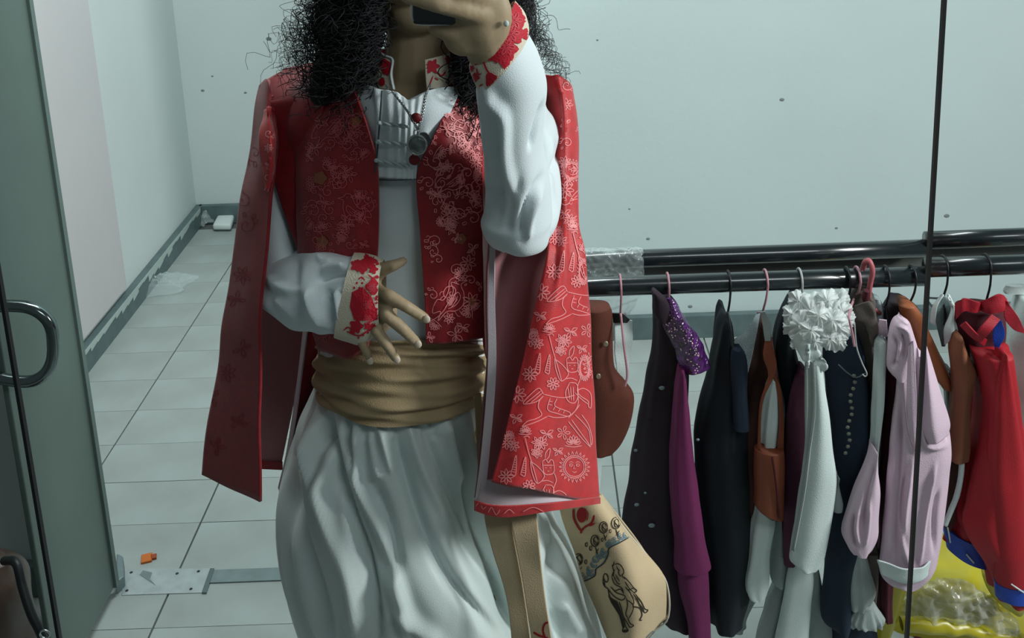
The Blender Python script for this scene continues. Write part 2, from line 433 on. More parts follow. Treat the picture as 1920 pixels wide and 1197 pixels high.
wl_ = bpy.data.objects['wall_right']
for x, y, r_ in ((1466, 187, .006), (1775, 405, .007), (1215, 448, .005), (1120, 75, .003), (1180, 392, .003), (1568, 428, .004), (1294, 575, .006)): mark(x, y, YR, r_, wl_)
for x, y, r_ in ((504, 73, .009), (460, 174, .005), (380, 170, .006), (398, 143, .004)): mark(x, y, YB, r_, bpy.data.objects['wall_back'])
# partition in line with the threshold, left of the door
YP = WF(225, 1108).y; XD = WF(225, 1108).x
struct(MB().box((XD-.63, YP+.027, 1.6), (1.16, .034, 3.3)).build('wall_partition', m_wallL, smooth=False))
# skirting
hb = .088
sk = MB().box((XL+.016, (2.0+YB)/2, hb/2), (.03, YB-2.0, hb)).build('baseboard_left', m_base, smooth=False, bevel=.003); struct(sk)
cap = MB(); n = 40
rs = np.random.RandomState(4)
for i in range(n):                                   # ragged plaster left on the skirting
    a = 2.15+(YB-2.2)*i/n; b = a+(YB-2.2)/n; h1 = .012+.028*rs.rand()*(1 if rs.rand() > .25 else .2)
    cap.prism([(XL+.032, a, hb), (XL+.032, b, hb), (XL+.032, b, hb-h1*.7), (XL+.032, a, hb-h1)], (.002, 0, 0))
cap.build('plaster_residue', m_plaster, sk, smooth=False, label='ragged pale plaster left along the skirting')
struct(MB().box(((XL+XC)/2, YB-.012, hb/2), (XC-XL-.03, .024, hb)).build('baseboard_back', m_base, smooth=False, bevel=.003))
struct(MB().box(((XC+3.8)/2, YR-.012, hb/2), (3.8-XC, .024, hb)).build('baseboard_right', m_base, smooth=False, bevel=.003))
struct(MB().box((XD-.62, YP-.004, hb/2), (1.14, .026, hb)).build('baseboard_partition', m_base, smooth=False, bevel=.003))
# thin dark joints of the mirror wall (vertical strips)
for nm, (xa, ya_) in (('trim_2', (1735, 600)), ('trim_3', (28.5, 700))):
    q = V(xa, ya_, .62); wdt = .0022
    struct(MB().box((q.x, q.y, 1.3), (wdt, .004, 2.6)).build(nm, m_black if nm == 'trim_3' else mat('grey_joint', (62, 62, 60), .6), smooth=False, label='thin dark vertical joint between mirror panels'))
# glass door leaf opened toward us
ye = WX(100, 1197, XD).y
dl = MB().box((XD-.006, (YP+ye)/2-.01, 1.36), (.012, YP-ye, 2.66)).build('door_1', m_glass, smooth=False, bevel=.003); struct(dl)
# door edge strip
MB().box((XD-.0005, YP-.018, 1.36), (.014, .016, 2.66)).build('edge_profile', mat('door_edge', (92, 108, 104), .4), dl, smooth=False)
# handle
hp = [(-40, 578), (20, 574), (62, 580), (92, 605), (100, 645), (96, 682), (76, 708), (40, 716), (-40, 702)]
HY = [ye+.02]*9
MB().path([V(x, y, YP-.33) for x, y in hp], .0115, 14, n=50).build('door_handle', m_chrome, dl, label='chrome D-shaped pull handle')
# floor spring plate and threshold
pl = empty('floor_hinge_plate', WF(310, 1092), 'silver screwed metal floor plate at the foot of the glass door', 'door hinge')
p4 = [WF(232, 1066, .006), WF(402, 1066, .006), WF(385, 1111, .006), WF(228, 1116, .006)]
MB().prism(p4, (0, 0, -.007)).build('plate', m_steel, pl, smooth=False, bevel=.001)
e4 = [WF(394, 1066, .009), WF(402, 1066, .009), WF(387, 1111, .009), WF(378, 1111, .009)]
MB().prism(e4, (0, 0, -.009)).build('end_strip', m_chrome, pl, smooth=False)
for x, y in ((246, 1074), (372, 1072), (358, 1105), (332, 1076), (238, 1108)):
    q = WF(x, y, .006); MB().ball(q, (.004, .004, .0015), 10).build('screw', m_dark, pl)
mk("scuff", [tuple(WF(x, y, .0068)) for x, y in ((268, 1070), (285, 1074), (281, 1086), (292, 1098), (274, 1086), (262, 1078))], [(0, 1, 2, 3, 4, 5)], m_strip, pl, False)
fc = [WF(222, 1060, .0), WF(234, 1066, .0), WF(236, 1104, .0), WF(220, 1118, .0)]
MB().prism(fc, (0, 0, .035)).build('pivot_shoe', m_strip, pl, smooth=False, bevel=.003)
ts = [WF(400, 1069, .007), WF(760, 1056, .007), WF(760, 1079, .007), WF(392, 1093, .007)]
th_ = MB().prism(ts, (0, 0, -.007)).build('threshold_strip', m_strip, smooth=False)
tag(th_, 'flat dull metal threshold strip running right from the door plate', 'threshold')
# small litter
q = WF(275, 1048, .006)
cl = empty('hair_clip', q, 'small orange-brown plastic clip lying on the tiles above the door plate', 'clip')
MB().box(q, (.026, .03, .008), .3).build('clip_body', mat('amber_plastic', (196, 104, 34), .3), cl, smooth=False, bevel=.002)
MB().box(q+Vector((.016, .004, .001)), (.014, .016, .006), .3).build('clip_jaw', mat('amber_dark', (150, 66, 20), .3), cl, smooth=False, bevel=.001)
# white rectangular tray far left
a_ = WF(402, 432, .0); 
trb = [WF(400, 437), WF(434, 437), WF(450, 388), WF(426, 386)]
tr = empty('plastic_tray', a_, 'white plastic tray lying on the floor in the far left corner', 'tray')
MB().prism([p+Vector((0, 0, .012)) for p in trb], (0, 0, .028)).build('tray_body', mat('white_plastic', (206, 216, 214), .5), tr, smooth=True, bevel=.008)
MB().prism([Vector((p.x, p.y, .0))*1.0 for p in [trb[0]*.97+trb[2]*.03, trb[1]*.97+trb[3]*.03, trb[2], trb[3]]], (0, 0, .014)).build('tray_foot', mat('tray_grey', (90, 104, 104), .5), tr, smooth=True, bevel=.004)
def crumpled(name, px, py, rx, ry, h, m, label, cat, seed, z0=.004, pars=None):
    """crumpled film heap standing on the floor"""
    nu, nv = 44, 30; c = WF(px, py); u = np.linspace(0, 2*PI, nu, endpoint=False)[None, :]; v = np.linspace(0, 1, nv)[:, None]
    X = c.x+rx*v*np.cos(u)*(1+.25*np.sin(3*u+seed)); Y = c.y+ry*v*np.sin(u)*(1+.2*np.cos(2*u+seed)); Z = z0+h*(1-v**2)+0*u
    G = np.stack((X, Y, Z), 2); n_ = np.abs(wr(G, 16, h*.9, seed, 8)); G[..., 2] += n_*(1-.6*v); G[..., 0] += wr(G, 22, .012, seed+5)
    G[..., 2] = np.maximum(G[..., 2], .003)
    o = finish(name, G, True, m, None); tag(o, label, cat); return o
m_film = plastic('clear_film', (205, 222, 222), .34)
m_film2 = plastic('milky_film', (200, 216, 214), .6, .25)
crumpled('plastic_bag', 395, 402, .085, .14, .09, m_film2, 'crumpled milky plastic bag against the far skirting beside the tray', 'plastic bag', 2)
crumpled('plastic_wrapper', 287, 540, .17, .1, .035, m_film, 'clear crumpled plastic wrapper lying by the left skirting', 'wrapper', 5)
# brown leather bag bottom-left
lb = empty('leather_bag', WF(20, 1330), 'dark brown leather bag in the bottom left corner with black strap', 'bag')
tube('bag_body', mat('brown_leather', (70, 52, 44), .3, .2, 80, var=.25, vscale=12, spec=.6), [(-90, 1040, 22, 1052, 1.60, .03), (-110, 1070, 40, 1085, 1.60, .07), (-130, 1130, 56, 1140, 1.60, .09), (-140, 1230, 66, 1230, 1.60, .10), (-140, 1500, 70, 1500, 1.60, .1)], lb, caps=(True, True), crumple=(6, .012, 3))
MB().path([V(8, 1052, 1.55), V(30, 1056, 1.52), V(42, 1100, 1.5), V(58, 1150, 1.48), V(78, 1192, 1.47), V(95, 1240, 1.47), V(110, 1330, 1.47)], .0075, 10, n=40).build('strap', m_black, lb)
tor = MB(); q = V(84, 1190, 1.455); tor.path([q+Vector((.008*math.cos(t), 0, .008*math.sin(t))) for t in np.linspace(0, 2*PI, 18)], .0018, 6); tor.build('ring', m_silver, lb)

# ================================================================== CLOTHES RACK
YK = 1.72; YK2 = 1.86
rack = empty('clothes_rack', WF(1500, 1330), 'low double-rail garment rack of glossy black pipe in front of the white wall', 'clothes rack')
def rail(P1, P2, Y, r):
    b = MB(); pts = [V(x, y, Y) for x, y in P1]; b.path(pts, r, 24); pts = [V(x, y, Y) for x, y in P2]; b.path(pts, r, 24)
    return b.build('rail', m_blackp, rack)
rail([(830, 549), (1150, 537), (1440, 527), (1734, 518)], [(1735, 502), (1917, 496), (2100, 489)], YK, .0178)
rail([(830, 500), (1200, 485), (1500, 474.5), (1734, 465.5)], [(1735, 451), (1917, 444), (2100, 437)], YK2, .0175)
m_band = mat('grey_band', (92, 98, 94), .6, .1, 30)
b = MB(); 
b.prism([V(830, 510, YK2+.03), V(1734, 475, YK2+.03), V(1734, 505, YK2+.03), V(830, 540, YK2+.03)], (0, .012, 0))
b.prism([V(1735, 458, YK2+.03), V(2100, 444, YK2+.03), V(2100, 480, YK2+.03), V(1735, 492, YK2+.03)], (0, .012, 0))
b.build('rail_gap_band', m_band, rack, smooth=False)  # flat grey band filling the gap between the two rails
for (px_, Y_, py_) in ((830, YK, 549), (830, YK2, 500), (2100, YK, 489), (2100, YK2, 437)):
    p = V(px_, py_, Y_); MB().path([p+Vector((0, 0, .02)), Vector((p.x, p.y, .4)), Vector((p.x, p.y, .01))], .0175, 16).build('leg', m_blackp, rack)
# film wrapped round the left part of the upper rail, film hanging under it
tube('rail_wrap', m_film, [(1088, 472, 1088, 520, YK2-.0, .026), (1115, 466, 1115, 517, YK2, .028), (1150, 470, 1150, 514, YK2, .026), (1180, 464, 1180, 516, YK2, .028), (1205, 470, 1205, 516, YK2, .025)], None, nu=40, nv=60, crumple=(40, .006, 9))
tag(bpy.data.objects['rail_wrap'], 'clear crinkled plastic film wrapped round the left end of the upper rail', 'plastic film')
o = sheet('film_tail', m_film, [[(1090, 560, 1.80), (1095, 620, 1.80)], [(1150, 556, 1.79), (1140, 625, 1.79)], [(1200, 553, 1.80), (1172, 610, 1.80)]], None, crumple=(30, .01, 4), solid=0)
tag(o, 'loose clear plastic sheet hanging below the lower rail beside the cape', 'plastic film')

def railY(px): return float(np.interp(px, [830, 1150, 1440, 1734, 1736, 1917, 2100], [549, 537, 527, 518, 502, 496, 489]))
def hanger(px, label, col, yneck, r=.0021, dx=0, name='wire_hanger', yo=0., lean=0, tail=None):
    c = V(px, railY(px), YK); R = .0178+r+.0008; P = []
    for a in np.linspace(-200, 0, 14):                     # hook over the pipe in the depth plane
        t = math.radians(a); P.append(c+Vector((lean*.0, -math.cos(t)*-R, -math.sin(t)*R)))
    P = [Vector((p.x, 2*c.y-p.y, p.z)) for p in P]
    nk = V(px+dx, yneck, YK-.004)
    P += [c.lerp(nk, .45)+Vector((0, -R*.8, 0)), nk]
    b = MB(); b.path(P, r, 8, n=44)
    s = Vector((.05, .14, -.05))                            # shoulders run away from us inside the cloth
    b.path([nk, nk+Vector((.012, .05, -.03)), nk+Vector((.02, .13, -.07))], r, 6, n=10)
    b.path([nk, nk+Vector((.0, -.012, -.03)), nk+Vector((.0, -.014, -.05))], r, 6, n=10)
    b.path([nk+Vector((.02, .13, -.07)), nk+Vector((0, -.014, -.05))], r, 6)
    if tail: b.path([V(x, y, YY) for x, y, YY in tail], r, 8, n=30)
    o = b.build(name, col); tag(o, label, 'hanger', 'wire hangers hooked on the lower rail'); return o
m_wpink = mat('pink_wire', (176, 128, 140), .45); m_wblk = mat('black_wire', (22, 26, 30), .45); m_wgry = mat('white_wire', (160, 166, 166), .45)
m_rubber = mat('pink_plastic', (170, 92, 98), .45)
hanger(1163, 'pink wire hanger holding the brown vest by the red cape', m_wpink, 588, tail=[(1164, 588, 1.63), (1170, 650, 1.61), (1176, 700, 1.61), (1172, 725, 1.61)])
hanger(1252, 'pink wire hanger above the purple sequined coat', m_wpink, 566)
hanger(1366, 'black wire hanger of the black dress', m_wblk, 590, dx=-2, tail=[(1364, 585, 1.645), (1370, 620, 1.635), (1374, 652, 1.635)])
hanger(1435, 'pink wire hanger above the brown vest over white shirt', m_wpink, 585, dx=-5)
hanger(1499, 'pale wire hanger above the white ruffled robe', m_wgry, 560, dx=1)
hanger(1588, 'black wire hanger between ruffles and grey-brown jacket', m_wblk, 560)
hanger(1607, 'pink wire hanger with long straight end before the navy coat', m_wpink, 558, dx=-5, tail=[(1602, 558, 1.716), (1596, 575, 1.64), (1592, 595, 1.6), (1598, 625, 1.6), (1602, 650, 1.6)])
hanger(1661, 'black wire hanger of the dark coat behind the pink shirt', m_wblk, 572)
hanger(1710, 'black wire hanger just left of the mirror joint', m_wblk, 568, dx=-4)
hanger(1769, 'black wire hanger of the grey-lined white collar garment', m_wblk, 556)
hanger(1849, 'black wire hanger holding the red dress', m_wblk, 565)
hk = MB(); c = V(1630, 520, YK)
hk.path([V(1618, 505, 1.71), V(1622, 492, 1.69), V(1630, 490, 1.685), V(1636, 508, 1.68), V(1632, 530, 1.685), V(1628, 556, 1.69), V(1625, 575, 1.70)], [.005]*36, 10, n=36)
hk.path([V(1625, 570, 1.70), V(1605, 590, 1.72)], .004, 8); hk.path([V(1625, 570, 1.70), V(1650, 588, 1.72)], .004, 8)
tag(hk.build('plastic_hanger', m_rubber), 'thick pink plastic hanger hooked over the rail above the grey-brown jacket', 'hanger')

def rows(rs_, Y, th):
    out = []
    for r_ in rs_:
        y, a, b = r_[:3]; dy = r_[3] if len(r_) > 3 else 0
        yy = r_[4] if len(r_) > 4 else Y; t = r_[5] if len(r_) > 5 else th
        out.append((a, y, b, y+dy, yy, t))
    return out
def garment(name, label, cat, px, py):
    return empty(name, V(px, py, YK), label, cat, 'clothes hanging on the rack')
def cloth(name, m, rs_, Y, th, parent, n=7, amp=.008, seed=1, crump=.006, caps=(True, False), tw=0, label=None, nu=64, nv=60, lo=.4, solid=0, se=1.0, reg=None, cre=None):
    return tube(name, m, rows(rs_, Y, th), parent, nu, nv, ringfolds(n, amp, seed, tw, lo=lo), (5, crump, seed), caps=caps, label=label, solid=solid, se=se, reg=reg, cre=cre)
C = lambda n_, c_, **k: mat(n_, c_, k.pop('rough', .8), k.pop('bump', .2), 500, weave=True, **k)
m_brn = C('brown_suede', (86, 40, 26), var=.2, vscale=14)
m_brn2 = C('dark_brown_suede', (66, 36, 28), var=.25, vscale=14)
m_rust = C('rust_leather', (130, 66, 42), rough=.55, var=.2, vscale=12)
m_plum = C('plum_velvet', (38, 22, 36), var=.3, vscale=20)
m_mag = C('magenta_cloth', (98, 26, 74), var=.15, vscale=8)
m_seq = mat('purple_sequins', (92, 34, 116), .25, .8, 260, var=.3, vscale=90, weave=True, col2=(40, 18, 44), spec=.8)
m_blk = C('black_cloth', (24, 34, 42), var=.25, vscale=8)
m_nvy = C('navy_cloth', (24, 40, 58), var=.25, vscale=8)
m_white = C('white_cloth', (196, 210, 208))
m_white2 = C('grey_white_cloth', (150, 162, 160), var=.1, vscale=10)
m_lace = C('white_lace', (176, 192, 196), bump=.6, var=.15, vscale=80)
m_fluff = mat('white_organza', (214, 222, 220), .7, .3, 200, sheen=.4, alpha=.7)
m_taupe = C('taupe_jacket', (92, 84, 78), var=.25, vscale=12)
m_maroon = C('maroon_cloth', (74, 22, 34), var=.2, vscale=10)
m_pnk = C('pale_pink_cloth', (206, 184, 200), rough=.6, var=.05, vscale=8)
m_ora = C('tan_leather', (158, 92, 56), rough=.5, var=.2, vscale=10)
m_brn3 = C('chestnut_cloth', (124, 76, 52), var=.15, vscale=10)
m_crim = C('crimson_cloth', (160, 22, 34), rough=.6, var=.12, vscale=6)
m_blue = C('blue_trim', (30, 66, 168), rough=.45)
m_gsheen = C('grey_lining', (112, 134, 134), rough=.45)

# 1 brown vest
g = garment('vest', 'brown suede vest with snap buttons hanging right beside the red cape', 'vest', 1150, 588)
cloth('body', m_brn, [(574, 1085, 1146), (590, 1085, 1150), (640, 1085, 1150), (690, 1085, 1154), (720, 1085, 1176), (745, 1088, 1190), (790, 1090, 1184), (825, 1095, 1168), (843, 1105, 1150)], 1.64, .025, g, 4, .004, 3, .002, caps=(True, True))
sheet('white_lining', m_white, [[(1152, 598, 1.66), (1152, 650, 1.66), (1158, 715, 1.66)], [(1186, 602, 1.67), (1184, 650, 1.67), (1172, 722, 1.66)]], g, crumple=(12, .006, 2))
sheet('shoulder_strap', m_black, [[(1148, 588, 1.655), (1150, 606, 1.655)], [(1168, 590, 1.65), (1170, 606, 1.65)], [(1181, 600, 1.66), (1176, 606, 1.66)]], g)
for x, y in ((1136, 645), (1122, 706)):
    MB().ball(V(x, y, 1.612), (.0045, .002, .0055), 12).build('snap_button', mat('brass_dull', (150, 140, 118), .4, metal=.6), g)
sheet('pale_hem', m_white, [[(1100, 838, 1.66), (1112, 880, 1.66), (1118, 935, 1.66)], [(1130, 838, 1.665), (1128, 880, 1.665), (1124, 925, 1.665)]], g)
# 2 plum coat, magenta lining
g = garment('coat', 'long dark plum coat with purple sequined collar and magenta sleeve', 'coat', 1250, 566)
cloth('body', m_plum, [(562, 1232, 1258), (585, 1224, 1275), (640, 1222, 1288), (700, 1212, 1290), (800, 1194, 1292), (900, 1180, 1300), (1000, 1166, 1310), (1080, 1170, 1316), (1120, 1205, 1318, 20), (1150, 1240, 1318, 10)], 1.72, .05, g, 6, .006, 6, .004)
sheet('sequined_collar', m_seq, [[(1238, 562, 1.66), (1240, 600, 1.655), (1262, 650, 1.65), (1276, 699, 1.65)], [(1262, 560, 1.65), (1275, 600, 1.635), (1296, 640, 1.63), (1305, 705, 1.63)], [(1275, 580, 1.67), (1298, 618, 1.66), (1322, 650, 1.66), (1331, 690, 1.66)]], g, crumple=(14, .006, 4), reg='seq')
rq = random.Random(5)
sp = [circ(rq.uniform(1245, 1312), 0, 1.4, 5) for _ in range(60)]
sp2 = []
for s_ in sp:
    x = s_[0][0]; y = 575+(x-1245)*1.5+rq.uniform(-14, 34); sp2.append([(a, b_+y) for a, b_ in s_[:5]])
drape_obj('sequins', 'seq', [], 1, mat('pink_glint', (220, 190, 190), .3, metal=.4), g, fills=sp2, kind='stuff')
cloth('collar_fold', m_plum, [(545, 1222, 1232), (560, 1222, 1250), (585, 1222, 1262), (600, 1230, 1256)], 1.655, .014, g, 3, .002, 8, .004, caps=(True, True))
cloth('magenta_sleeve', m_mag, [(690, 1272, 1283), (760, 1263, 1291), (850, 1257, 1299), (950, 1258, 1313), (1020, 1264, 1322), (1060, 1264, 1331), (1063, 1264, 1331)], 1.645, .022, g, 4, .004, 4, .003, caps=(True, True))
cloth('lower_sleeve', m_mag, [(1058, 1268, 1325), (1100, 1272, 1328), (1150, 1282, 1332), (1197, 1290, 1332), (1300, 1300, 1330)], 1.665, .022, g, 4, .004, 9, .003, caps=(True, True))
for x, y, r_ in ((1241, 728, .006), (1192, 845, .004), (1194, 947, .005), (1222, 986, .007), (1210, 925, .003), (1308, 825, .004)):
    MB().ball(V(x, y, 1.668), (r_, .002, r_*.7), 8).build('faceted_bead', mat('glass_bead', (110, 128, 134), .3), g)
# 3 black dress
g = garment('dress', 'plain black dress on a black wire hanger', 'dress', 1362, 590)
cloth('body', m_blk, [(585, 1356, 1362), (600, 1346, 1368), (640, 1338, 1376), (700, 1326, 1396), (800, 1304, 1404), (900, 1306, 1412), (1000, 1318, 1412), (1090, 1322, 1408), (1150, 1328, 1392), (1160, 1330, 1390)], 1.735, .05, g, 7, .008, 5, .004)
cloth('shoulder', m_nvy, [(650, 1372, 1388), (670, 1370, 1398), (730, 1372, 1400), (800, 1374, 1404)], 1.68, .02, g, 4, .003, 5, .003)
# 4 lace collar piece
g = garment('lace_blouse', 'pale lace blouse corner between black dress and brown vest', 'blouse', 1425, 586)
sheet('lace_front', m_lace, [[(1418, 590, 1.70), (1395, 625, 1.69), (1376, 640, 1.69), (1388, 660, 1.69)], [(1426, 588, 1.70), (1418, 630, 1.69), (1412, 660, 1.69), (1402, 700, 1.7)]], g, crumple=(14, .004, 3))
sheet('collar_loop', m_white2, [[(1426, 586, 1.66), (1430, 610, 1.66), (1434, 640, 1.66)], [(1434, 584, 1.655), (1446, 610, 1.655), (1444, 640, 1.655)]], g, crumple=(14, .003, 6))
# 5 white shirt under brown vest
g = garment('layered_shirt', 'white long-sleeved shirt under a rust brown leather vest', 'shirt', 1430, 588)
cloth('vest_back', m_brn2, [(600, 1420, 1440), (660, 1414, 1452), (700, 1402, 1460), (800, 1392, 1466), (900, 1392, 1468), (940, 1396, 1468), (960, 1402, 1468)], 1.725, .03, g, 5, .005, 7, .003, caps=(True, True))
sheet('vest_strap', m_rust, [[(1434, 638, 1.668), (1431, 670, 1.66), (1440, 705, 1.66), (1424, 760, 1.66), (1420, 850, 1.66)], [(1442, 628, 1.665), (1456, 680, 1.655), (1450, 708, 1.655), (1428, 760, 1.657), (1425, 850, 1.657)]], g)
sheet('vest_side', m_rust, [[(1446, 700, 1.665), (1456, 720, 1.665), (1463, 780, 1.665), (1458, 850, 1.665)], [(1452, 700, 1.67), (1464, 730, 1.67), (1470, 790, 1.67), (1469, 850, 1.67)]], g)
cloth('white_sleeve_top', m_white, [(706, 1446, 1452), (730, 1436, 1461), (780, 1427, 1464), (830, 1425, 1460), (858, 1440, 1452)], 1.685, .018, g, 5, .006, 3, .004, caps=(True, True))
cloth('vest_panel', m_rust, [(840, 1414, 1470, 4), (870, 1414, 1471), (920, 1415, 1471, 12), (942, 1414, 1470, 22), (952, 1420, 1469, 20)], 1.665, .02, g, 3, .002, 3, .002, caps=(True, True))
MB().path([V(1448, 858, 1.641), V(1454, 900, 1.641), V(1459, 945, 1.642), (V(1461, 972, 1.644))], .0018, 6, n=12).build('seam', m_maroon, g)
cloth('left_cuff', m_white, [(942, 1416, 1452, 30), (980, 1410, 1450, 10), (1040, 1402, 1442), (1085, 1394, 1440), (1110, 1398, 1436), (1116, 1408, 1430)], 1.70, .02, g, 5, .004, 8, .005, caps=(True, True))
cloth('right_cuff', m_white2, [(960, 1450, 1468), (1000, 1448, 1474), (1050, 1444, 1478), (1080, 1446, 1474), (1092, 1452, 1468)], 1.72, .018, g, 5, .003, 2, .004, caps=(True, True))
cloth('left_under_cuff', m_white2, [(945, 1414, 1424), (1000, 1396, 1412), (1060, 1386, 1404), (1095, 1388, 1402)], 1.74, .015, g, 4, .003, 12, .004, caps=(True, True))
# low white hem behind
g = garment('skirt', 'greyish white skirt hem low behind the brown leather vest', 'skirt', 1400, 1090)
cloth('hem', m_white2, [(1050, 1420, 1450), (1100, 1378, 1430), (1150, 1362, 1400), (1168, 1366, 1396)], 1.82, .03, g, 5, .006, 3, .005, caps=(True, True))
# 6 dark purple garment
g = garment('tunic', 'dark plum tunic with black shiny collar left of the white ruffles', 'tunic', 1490, 560)
cloth('dark_collar', m_blk, [(553, 1488, 1500), (580, 1466, 1500), (640, 1450, 1490), (700, 1456, 1500), (760, 1466, 1506), (860, 1466, 1500)], 1.74, .03, g, 5, .005, 6, .004)
cloth('plum_front', C('plum_cloth', (84, 40, 62), var=.25, vscale=10), [(690, 1498, 1512), (730, 1482, 1512), (780, 1474, 1512), (860, 1468, 1512), (960, 1466, 1500), (1050, 1466, 1490)], 1.70, .025, g, 4, .005, 5, .004)
# 7 white robe with ruffles
g = garment('ruffled_robe', 'white robe with a big fluffy organza ruffle collar', 'robe', 1499, 560)
cloth('robe_body', m_white, [(640, 1508, 1524), (680, 1512, 1540), (760, 1514, 1552), (840, 1508, 1562), (900, 1500, 1570), (960, 1492, 1562), (1020, 1482, 1552), (1050, 1478, 1543), (1062, 1492, 1530)], 1.635, .022, g, 4, .004, 3, .003, caps=(True, True))
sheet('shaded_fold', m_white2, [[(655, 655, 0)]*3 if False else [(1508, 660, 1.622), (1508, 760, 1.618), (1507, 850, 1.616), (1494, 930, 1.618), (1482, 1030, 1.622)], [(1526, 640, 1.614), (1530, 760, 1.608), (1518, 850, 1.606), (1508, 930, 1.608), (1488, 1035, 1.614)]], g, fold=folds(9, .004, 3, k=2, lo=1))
sheet('front_frill', m_white, [[(1484, 630, 1.62), (1500, 668, 1.61), (1513, 684, 1.61)], [(1508, 620, 1.60), (1516, 650, 1.60), (1516, 690, 1.61)], [(1526, 634, 1.60), (1522, 660, 1.605), (1520, 680, 1.61)], [(1530, 660, 1.61), (1552, 686, 1.61), (1544, 700, 1.615)]], g, crumple=(20, .006, 3))
cloth('cuff_end', m_white2, [(890, 1568, 1572), (930, 1556, 1578), (948, 1556, 1580, -4), (954, 1560, 1578)], 1.65, .014, g, 3, .002, 3, .004, caps=(True, True))
def ruffle(cx, cy, r, Y, seed, m=m_fluff, parent=None, sx=1.0):
    nu, nv = 110, 16; u = np.linspace(0, 2*PI, nu, endpoint=False)[None, :]; v = np.linspace(.08, 1, nv)[:, None]; s_ = np.random.RandomState(seed)
    f = s_.randint(4, 7); ph = s_.rand()*6
    rr = r*v*(1+.12*np.sin(3*u+ph)+.06*np.sin(8*u+ph)+.04*np.sin(17*u))
    px = cx+sx*rr*np.cos(u); py = cy+rr*np.sin(u); Yd = Y+.007*(v**2)*np.sin(f*u+ph+1.3*np.sin(2*u)+2.5*v)+.004*v*v*np.sin((f+7)*u+2*ph-3*v)+.014*(v*v)
    G = W(px, py, Yd); n = gnormals(G, True); G = G+n*wr(G, 14, .005, seed)[..., None]*v[..., None]; return finish('ruffle', G, True, m, parent)
for i, (x, y, r_, dY) in enumerate(((1560, 590, 36, 1.62), (1522, 585, 32, 1.625), (1505, 612, 27, 1.61), (1540, 612, 30, 1.60), (1572, 615, 26, 1.605), (1556, 636, 24, 1.60), (1500, 585, 20, 1.64), (1538, 570, 24, 1.64), (1580, 585, 20, 1.62), (1498, 566, 22, 1.63), (1484, 590, 18, 1.63), (1486, 612, 18, 1.625), (1574, 568, 22, 1.63), (1588, 600, 16, 1.62), (1572, 640, 18, 1.60), (1552, 566, 24, 1.62), (1528, 640, 18, 1.60), (1520, 620, 22, 1.585), (1500, 640, 18, 1.61), (1560, 600, 24, 1.585), (1535, 592, 22, 1.58))):
    ruffle(x, y, r_, dY, i, parent=g)
# long white garment low
g = garment('petticoat', 'long white petticoat hanging below the ruffled robe', 'skirt', 1500, 1060)
cloth('front_panel', m_white, [(1040, 1484, 1520), (1080, 1474, 1524), (1130, 1466, 1520), (1197, 1452, 1516), (1290, 1440, 1510)], 1.70, .024, g, 4, .004, 5, .003)
cloth('back_panel', m_white2, [(1050, 1520, 1532), (1100, 1516, 1540), (1150, 1514, 1552), (1165, 1512, 1558), (1197, 1512, 1560), (1290, 1510, 1560)], 1.735, .02, g, 4, .003, 6, .003)
cloth('side_panel', m_white2, [(1080, 1455, 1475), (1140, 1435, 1470), (1197, 1418, 1460), (1290, 1410, 1450)], 1.74, .02, g, 4, .004, 7, .003)
# 8 navy coat with buttons
g = garment('navy_coat', 'dark navy coat with a column of small buttons', 'coat', 1590, 560)
cloth('body', m_nvy, [(610, 1560, 1600), (650, 1545, 1618), (720, 1548, 1632), (800, 1556, 1640), (900, 1558, 1636), (1000, 1552, 1618), (1080, 1546, 1600), (1150, 1542, 1600), (1170, 1560, 1585)], 1.70, .04, g, 6, .006, 9, .003, caps=(True, True), reg='navy')
cloth('hem_drop', m_nvy, [(1090, 1545, 1600), (1160, 1546, 1630), (1197, 1550, 1645), (1280, 1560, 1650)], 1.75, .03, g, 5, .006, 4, .003)
for i in range(13):
    t = i/12; x = 1601-13*t+3*math.sin(i*1.4); y = 705+145*t
    MB().ball(V(x, y, 1.652), (.0042, .003, .0036), 8).build('button', mat('tarnished_bead', (110, 112, 100), .4), g)
MB().path([V(x, y, 1.652) for x, y in ((1572, 684), (1590, 700), (1606, 708), (1622, 700))], .0012, 5, n=20).build('piping', mat('grey_piping', (92, 104, 108), .6), g)
# wire end hanging
o = MB().path([V(x, y, 1.61) for x, y in ((1602, 605), (1606, 650), (1616, 680), (1625, 700), (1622, 706), (1617, 702))], .0013, 6, n=40).build('loose_wire', m_wgry)
tag(o, 'thin bent dark wire hanging in front of the navy coat', 'wire')
# 9 taupe jacket
g = garment('jacket', 'grey-brown worn jacket under the pink plastic hanger', 'jacket', 1620, 560)
cloth('body', m_taupe, [(545, 1608, 1634), (560, 1596, 1640), (600, 1590, 1640), (650, 1602, 1646), (720, 1618, 1648), (800, 1624, 1645), (900, 1612, 1640), (960, 1602, 1625)], 1.715, .04, g, 5, .005, 4, .005)
cloth('red_tab', m_maroon, [(545, 1618, 1632), (560, 1615, 1632), (572, 1620, 1632)], 1.675, .008, g, 3, .001, 4, .002, caps=(True, True))
sheet('collar', m_taupe, [[(1600, 575, 1.66), (1604, 600, 1.66), (1618, 596, 1.66)], [(1632, 566, 1.65), (1640, 600, 1.65), (1632, 640, 1.655)], [(1638, 575, 1.67), (1648, 620, 1.67), (1644, 660, 1.67)]], g, crumple=(16, .004, 7))
g = garment('scarf', 'whitish crumpled scarf bit between jacket and dark coat', 'scarf', 1645, 570)
cloth('fabric', m_lace, [(556, 1636, 1646), (575, 1634, 1654), (610, 1638, 1656), (640, 1642, 1652)], 1.735, .012, g, 4, .003, 6, .006, caps=(True, True))
